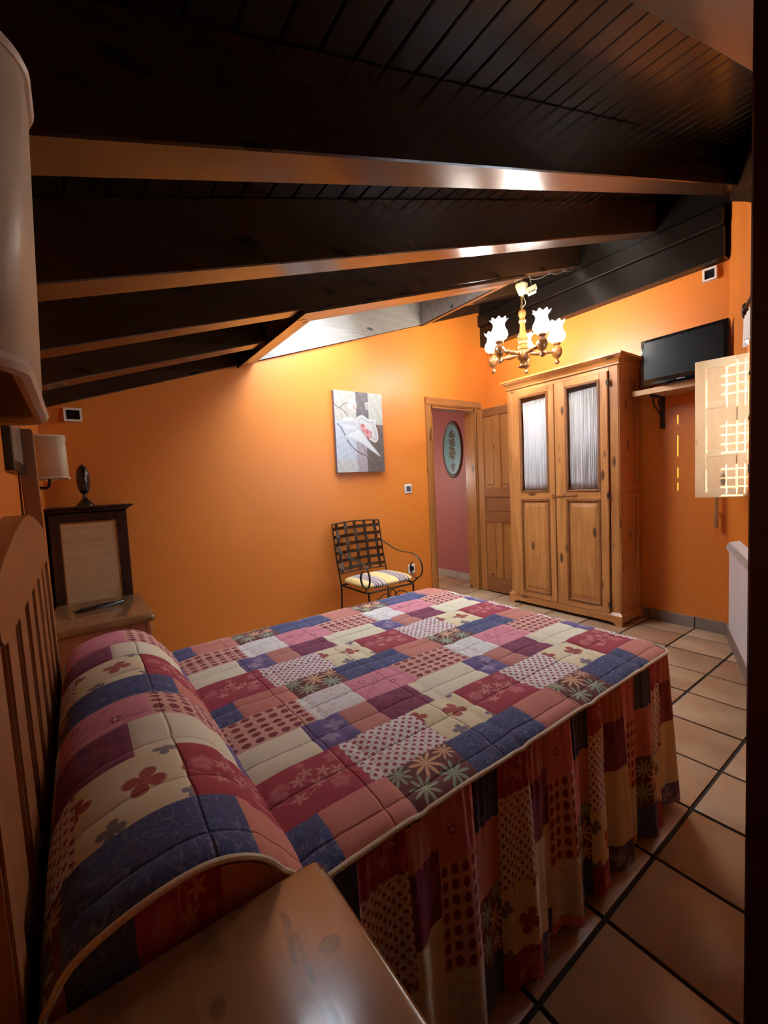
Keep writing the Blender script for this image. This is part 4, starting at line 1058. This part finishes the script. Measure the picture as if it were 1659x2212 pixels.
# remote control
rc_ = empty('remote_control', (.05, 2.75, .65), label='slim black remote control on the far nightstand', cat='remote control')
RM = Matrix.Translation((.055, 2.70, .652)) @ Matrix.Rotation(math.atan2(.075, .235), 4, 'Z')
q = MB(RM); q.box(-.115, .115, -.023, .023, 0, .018, .006, 3); q.build('body', M['blackgloss'], rc_, True)
for i in range(9):
    for j in range(3):
        q = MB(RM); q.box(-.09 + i * .018, -.079 + i * .018, -.016 + j * .012, -.009 + j * .012, .0175, .0195, .001); q.build('button', M['black'], rc_)

# ------------------------------------------------------------------ rattan-fronted cabinet in the far corner
cb = empty('cabinet', (.05, 3.08, 0), label='dark mahogany cabinet with woven rattan front behind the far nightstand', cat='cabinet')
def cbb(nm, *a, m_=M['mahog'], bev=.003, par=cb): q = MB(); q.box(*a, bev); return q.build(nm, m_, par)
CY = 2.965; CX0, CX1 = -.135, .236; 
cbb('side', CX0, CX0 + .02, CY + .02, YA - .014, 0, 1.16); cbb('side', CX1 - .02, CX1, CY + .02, YA - .014, 0, 1.16); cbb('back', CX0 + .02, CX1 - .02, YA - .026, YA - .014, .02, 1.16)
cbb('base', CX0 + .02, CX1 - .02, CY + .02, YA - .026, .04, .06)
q = MB(); pr = [(0, 1.160), (.006, 1.163), (.012, 1.172), (.030, 1.182), (.034, 1.186), (.034, 1.192)]; P = []
for o_, z in pr: P.append([Vector((CX0 - .006, YA - .012, z)), Vector((CX0 - .006, CY - o_, z)), Vector((CX1 + o_, CY - o_, z)), Vector((CX1 + o_, YA - .012, z))])
q.grid([[P[i][j] for i in range(len(P))] for j in range(4)]); q.faces(P[-1], [(0, 1, 2, 3)]); q.faces(P[0], [(0, 1, 2, 3)]); q.build('crown_moulding', M['mahog'], cb)
cd = empty('door', (0, 0, 0)); cd.parent = cb; cd.location = Vector((.05, CY, .05)) - cb.location
for nm, a in (('stile', (CX0, CX0 + .045, CY, CY + .02, .05, 1.155)), ('stile', (CX1 - .055, CX1, CY, CY + .02, .05, 1.155)), ('rail', (CX0 + .045, CX1 - .055, CY, CY + .02, 1.105, 1.155)), ('rail', (CX0 + .045, CX1 - .055, CY, CY + .02, .05, .14))):
    cbb(nm, *a, par=cd)
def rattan():
    m, nt, b = mat('woven_rattan'); v = coord(nt); X, Y, Z = sep(nt, v)
    n = noise(nt, mapping(nt, v, (3, 1, 30)), 1, 3, .6, .5); f = noise(nt, mapping(nt, v, (60, 1, 400)), 1, 2)
    wv = ((X * 420).sin() * (Z * 420).sin()) * .5 + .5
    c = mix(nt, n, (.32, .19, .08), (.62, .43, .22)); c = mix(nt, f * .5, c, (.66, .48, .28)); c = mix(nt, wv * .25, c, (.12, .06, .02))
    nt.links.new(c, b.inputs['Base Color']); b.inputs['Roughness'].default_value = .6; bump(nt, b, wv + f, .5, .002); return m
q = MB(); q.box(CX0 + .045, CX1 - .055, CY + .006, CY + .012, .14, 1.105); o = q.build('rattan_panel', rattan(), cd)
for a in ((CX0 + .045, CX0 + .052, CY + .001, CY + .008, .14, 1.105), (CX1 - .062, CX1 - .055, CY + .001, CY + .008, .14, 1.105), (CX0 + .052, CX1 - .062, CY + .001, CY + .008, 1.098, 1.105)): cbb('bead', *a, m_=M['turned'], par=cd, bev=.002)
# ornament
on_ = empty('ornament', (.04, 3.05, 1.192), label='dark oval ornament on a domed foot on top of the cabinet', cat='ornament')
q = MB(); q.lathe([(.046, 0), (.045, .006), (.036, .016), (.026, .028), (.016, .04), (.010, .05)], (.04, 3.05, 1.192), seg=28, sq=lambda a: 1 + .04 * math.cos(8 * a)); q.build('foot', M['bronze'], on_, True)
q = MB(); q.lathe([(.009, 0), (.011, .008), (.008, .016), (.010, .024)], (.04, 3.05, 1.242), seg=16); q.build('stem', M['bronze'], on_, True)
q = MB(); q.lathe([(.0, 0)] + [(.034 * math.sin(PI * k / 14) ** .75, .085 - .085 * math.cos(PI * k / 14)) for k in range(1, 14)] + [(.0, .17)], (.04, 3.05, 1.262), seg=24); q.build('oval_body', plain('dark_lacquer', (.018, .009, .006), .2, coat=.4), on_, True)
q = MB(); q.lathe([(.003, 0), (.005, .006), (.003, .012), (.0, .014)], (.04, 3.05, 1.430), seg=10); q.build('finial', M['bronze'], on_, True)

# ------------------------------------------------------------------ chair
ch = empty('iron_armchair', (1.96, 2.87, 0), label='iron armchair with woven strap back and striped cushion by the orange wall', cat='chair')
x0, x1, yf, yb, zs = 1.72, 2.20, 2.645, 3.03, .415
def ctube(nm, pts, r=.0065, mt=M['iron'], n=8, cat_=True): q = MB(); q.tube(catmull(pts, n) if cat_ else pts, r, 8); return q.build(nm, mt, ch, True)
q = MB(); q.tube([(x0, yb, zs), (x0, yf + .03, zs), (x0 + .03, yf, zs), (x1 - .03, yf, zs), (x1, yf + .03, zs), (x1, yb, zs), (x0, yb, zs)], .008, 8); q.build('seat_frame', M['iron'], ch, True)
for (xx, yy, ex, ey) in ((x0 + .02, yf + .01, -.0, -.02), (x1 - .02, yf + .01, .0, -.02)): ctube('leg', [(xx, yy, zs), (xx + ex * .5, yy + ey * .3, zs * .5), (xx + ex, yy + ey, .004)], .0075)
def back_y(z): return yb + .02 + .085 * (z - zs) / .5
for xx, s in ((x0, -1), (x1, 1)):
    ctube('leg', [(xx, yb, zs), (xx, yb + .015, zs * .5), (xx, yb + .07, .004)], .0075)
    ctube('back_post', [(xx, yb, zs), (xx, back_y(.6), .6), (xx, back_y(.75), .75), (xx, back_y(.915), .915)], .0065)
ctube('back_rail', [(x0, back_y(.915), .915), ((x0 + x1) / 2, back_y(.915) + .035, .925), (x1, back_y(.915), .915)], .006)
ctube('back_rail', [(x0, back_y(.50), .50), ((x0 + x1) / 2, back_y(.50) + .035, .50), (x1, back_y(.50), .50)], .005)
def bowy(xx, z): t = (xx - x0) / (x1 - x0); return back_y(z) + .035 * 4 * t * (1 - t)
for i in range(6):
    z = .535 + i * .068; pts = []
    q = MB(); P = []
    for k in range(25):
        xx = x0 + (x1 - x0) * k / 24; w_ = .004 * math.cos(k / 24 * PI * 5 + i * PI); P.append([Vector((xx, bowy(xx, z) + w_, z - .0135)), Vector((xx, bowy(xx, z) + w_, z + .0135))])
    q.grid(P); o = q.build('strap', M['bronze'], ch); o.modifiers.new('t', 'SOLIDIFY').thickness = .002
for i in range(5):
    xc = x0 + .045 + i * .0975; q = MB(); P = []
    for k in range(25):
        z = .50 + .42 * k / 24; w_ = -.004 * math.cos((z - .535) / .068 * PI + (i) * PI); P.append([Vector((xc - .015, bowy(xc, z) + w_, z)), Vector((xc + .015, bowy(xc, z) + w_, z))])
    q.grid(P); o = q.build('strap', M['chrome'] if i == 1 else M['bronze'], ch); o.modifiers.new('t', 'SOLIDIFY').thickness = .002
    if i == 1: tag(o, 'strap shining in the lamp light'); o.data.materials[0] = M['bronze']
for xx, s in ((x0, -1), (x1, 1)):
    q = MB(); pts = catmull([(xx, back_y(.74), .735), (xx + s * .008, 2.94, .675), (xx + s * .012, 2.83, .655), (xx + s * .015, 2.71, .655), (xx + s * .018, 2.62, .625), (xx + s * .018, 2.575, .555), (xx + s * .015, 2.59, .485), (xx + s * .01, 2.64, .455), (xx + s * .008, 2.69, .47), (xx + s * .006, 2.715, .52), (xx + s * .004, 2.70, .565), (xx + s * .003, 2.67, .58)], 8)
    q.tube(pts, .006, 8, flat=(.0045, .009)); q.build('armrest', M['iron'], ch, True)
    ctube('arm_strut', [(xx + s * .012, 2.63, .457), (xx + s * .004, 2.66, .43), (xx, 2.68, zs)], .006)
ctube('stretcher', [(x0 + .02, yf, .20), (x0 + .01, 2.85, .20), (x0, yb + .04, .20)], .005); ctube('stretcher', [(x1 - .02, yf, .20), (x1 - .01, 2.85, .20), (x1, yb + .04, .20)], .005)
ctube('scroll', [(x0 + .02, yf - .005, .30), (x0 + .10, yf, .355), (x0 + .17, yf, .38), (x0 + .205, yf, .36), (x0 + .19, yf, .335), (x0 + .175, yf, .35)], .0045)
ctube('scroll', [(x1 - .02, yf - .005, .30), (x1 - .10, yf, .355), (x1 - .17, yf, .38), (x1 - .205, yf, .36), (x1 - .19, yf, .335), (x1 - .175, yf, .35)], .0045)
q = MB(); q.tube([((x0 + x1) / 2 + .028 * math.cos(a * PI / 10), yf, .375 + .028 * math.sin(a * PI / 10)) for a in range(21)], .0045, 6); q.build('scroll', M['iron'], ch, True)
def stripes():
    m, nt, b = mat('striped_cushion'); v = coord(nt); X, Y, Z = sep(nt, v)
    t = (X + Y * .05 + .9); n = noise(nt, v, 40, 2)
    ph = (t / .235).fract(); c = mix(nt, n, (.78, .54, .18), (.82, .62, .28))
    band = (ph - .30).abs().below(.24, .02)
    st_ = ((t * 330).sin() * .5 + .5); st2 = ((t * 190 + 1).sin() * .5 + .5)
    sc = mix(nt, st_.below(.55, .1), (.50, .42, .42), (.05, .04, .08)); sc = mix(nt, st2.below(.25, .1), sc, (.62, .45, .36))
    nt.links.new(mix(nt, band, c, sc), b.inputs['Base Color']); b.inputs['Roughness'].default_value = .8; return m
q = MB(); P = []; nu, nv = 40, 14
cx, cy = (x0 + x1) / 2, (yf + yb) / 2; ax_, ay_ = (x1 - x0) / 2 + .008, (yb - yf) / 2 + .005
for k in range(nu):
    a = 2 * PI * k / nu; ca, sa = math.cos(a), math.sin(a); row = []
    ex = 5.0; rr = (abs(ca) ** ex + abs(sa) ** ex) ** (-1 / ex)
    for j in range(nv + 1):
        b_ = -PI / 2 + PI * j / nv; cr = max(0, math.cos(b_)) ** .45; zz = zs + .042 + .034 * math.sin(b_)
        pk = 1 + .010 * math.sin(a * 22) * math.cos(b_)
        row.append(Vector((cx + ax_ * ca * rr * cr * pk, cy + ay_ * sa * rr * cr * pk, zz + (.010 * (1 - cr) if b_ > 0 else 0))))
    P.append(row)
q.grid(P, True); q.build('seat_cushion', stripes(), ch, 2)

# ------------------------------------------------------------------ chandelier
cxx, cyy = 3.02, 2.145
cl = empty('chandelier', (cxx, cyy, 2.12), label='turned wood chandelier with five lit frosted glass shades hanging from a beam', cat='chandelier')
q = MB(); q.lathe([(.0, 2.118), (.016, 2.120), (.036, 2.128), (.040, 2.134), (.030, 2.146), (.026, 2.160), (.030, 2.166), (.022, 2.174), (.034, 2.186), (.050, 2.205), (.052, 2.228), (.046, 2.250), (.040, 2.262), (.046, 2.270), (.040, 2.285), (.034, 2.300), (.040, 2.310), (.034, 2.322), (.036, 2.335), (.044, 2.345), (.036, 2.36), (.030, 2.38), (.024, 2.41), (.021, 2.45), (.020, 2.475), (.027, 2.482), (.031, 2.492), (.027, 2.503), (.020, 2.512), (.022, 2.525), (.030, 2.540), (.031, 2.558), (.024, 2.575), (.010, 2.585), (.0, 2.588)], (cxx, cyy, 0), seg=28); q.build('column', M['turned'], cl, True)
near = Vector((-.815, -.58, 0)); right = Vector((.58, -.815, 0))
# arm, cup, shade, bulb of one branch built once around the origin (pointing +x), then copied
br = empty('branch', (0, 0, 0)); br.parent = cl; br.location = Vector((0, 0, 2.232 - 2.12))
org = Vector((cxx, cyy, 2.232))
def bl(nm, prof, o, ax, mt, seg=20, **k): q = MB(); q.lathe(prof, org + Vector(o), ax, seg, **k); ob = q.build(nm, mt, br, True); return ob
bl('arm', [(.012, .035), (.016, .045), (.012, .055), (.014, .075), (.019, .10), (.020, .12), (.014, .145), (.010, .160), (.018, .170), (.020, .18), (.012, .19), (.012, .235)], (0, 0, 0), (1, 0, 0), M['turned'], 16)
RA = .265
bl('cup', [(.0, -.100), (.012, -.098), (.019, -.088), (.016, -.074), (.009, -.062), (.012, -.052), (.028, -.040), (.038, -.018), (.041, .006), (.035, .028), (.020, .044), (.018, .050), (.029, .056), (.031, .066), (.022, .072), (.0, .073)], (RA, 0, 0), (0, 0, 1), M['turned'], 20)
def ruf(a): return 1.0
q = MB(); P = []; ns_ = 40
pf_ = [(.022, .070), (.036, .074), (.058, .090), (.068, .112), (.064, .138), (.050, .165), (.043, .188), (.046, .206), (.058, .222), (.066, .230)]
for k in range(ns_):
    a = 2 * PI * k / ns_; row = []
    for i, (rr, h) in enumerate(pf_):
        w_ = max(0, i - 6) / 3; rr2 = rr * (1 + .10 * w_ * math.cos(a * 8)); row.append(org + Vector((RA + rr2 * math.cos(a), rr2 * math.sin(a), h + .008 * w_ * math.cos(a * 8))))
    P.append(row)
q.grid(P, True); shd = q.build('glass_shade', M['lampglass'], br, 2)
bl('bulb', [(.010, .078), (.012, .095), (.022, .118), (.026, .138), (.020, .158), (.0, .170)], (RA, 0, 0), (0, 0, 1), M['bulb'], 16)
phis = [-41, 31, 103, 175, -113]; branches = []
for i, ph in enumerate(phis):
    d = near * math.cos(math.radians(ph)) + right * math.sin(math.radians(ph)); az = math.atan2(d.y, d.x)
    b_ = br if i == 0 else copy_tree(br, cl)
    b_.rotation_euler = (0, 0, az)
    L = bpy.data.lights.new('bulb_light', 'POINT'); L.energy = BULB_W; L.color = BULB_COL; L.shadow_soft_size = .028
    lo_ = bpy.data.objects.new('bulb_light', L); COL.objects.link(lo_); lo_.location = (cxx + d.x * RA, cyy + d.y * RA, 2.232 + .150)
# hanging ring, chain, canopy, connector
q = MB(); q.tube([(cxx + .015 * math.cos(a * PI / 8), cyy, 2.603 + .015 * math.sin(a * PI / 8)) for a in range(17)], .003, 6); q.build('ring', M['brass'], cl, True)
for k in range(4):
    z = 2.628 + k * .024; ax = (1, 0) if k % 2 else (0, 1); q = MB(); q.tube([(cxx + ax[0] * .008 * math.cos(a * PI / 6), cyy + ax[1] * .008 * math.cos(a * PI / 6), z + .016 * math.sin(a * PI / 6)) for a in range(13)], .0022, 6); q.build('chain_link', M['brass'], cl, True)
q = MB(); q.tube(catmull([(cxx, cyy, 2.60), (cxx + .02, cyy - .02, 2.63), (cxx + .012, cyy - .012, 2.67), (cxx, cyy, 2.71)], 6), .0025, 6); q.build('flex', M['cream_pl'], cl, True)
q = MB(); q.lathe([(.010, 2.695), (.022, 2.70), (.030, 2.72), (.040, 2.745), (.048, 2.770), (.046, 2.780), (.012, 2.785), (.008, 2.81)], (cxx, cyy, 0), seg=24, sq=lambda a: 1 + .05 * math.sin(5 * a)); q.build('canopy', M['cream_pl'], cl, True)
q = MB(); q.tube([(cxx, cyy, 2.78), (cxx, cyy, 2.815)], .004, 6); q.build('hook', M['brass'], cl, True)
jb = empty('junction_box', (3.06, 2.09, 2.70), label='small cream connector block hanging beside the chandelier canopy', cat='connector')
JM = Matrix.Translation((3.065, 2.085, 2.715)) @ Matrix.Rotation(math.radians(-54), 4, 'Z') @ Matrix.Rotation(math.radians(-16), 4, 'Y')
q = MB(JM); q.box(-.045, .045, -.02, .02, 0, .035, .004); q.box(-.032, .032, -.02, .02, -.022, 0, .003); q.build('block', M['cream_pl'], jb)
for k in range(3): q = MB(JM); q.box(-.022 + k * .018, -.014 + k * .018, -.0215, -.019, -.014, -.006); q.build('terminal', M['black'], jb)
q = MB(); q.tube(catmull([(3.065, 2.085, 2.745), (3.07, 2.09, 2.78), (3.06, 2.10, zr(3.06) + .002)], 5), .003, 6); q.build('wire', M['cream_pl'], jb, True)
wr_ = MB(); pts = catmull([(3.06, 2.10, zr(3.06) - .003), (3.12, 2.12, zr(3.12) - .022), (3.23, 2.11, zr(3.23) - .026), (3.34, 2.09, zr(3.34) - .006), (3.44, 2.10, zr(3.44) - .020), (3.56, 2.09, zr(3.56) - .006), (3.64, 2.10, zr(3.64) - .014), (3.70, 2.09, zr(3.70) - .006)], 8)
wr_.tube(pts, .004, 6); o = wr_.build('cable', M['chrome'], None, True); tag(o, 'thin cable stapled along the beam beside the chandelier', 'cable')
for xx in (3.34, 3.56):
    q = MB(); q.box(xx - .004, xx + .004, 2.085, 2.105, zr(xx) - .012, zr(xx)); q.build('cable_clip', M['chrome'], o)
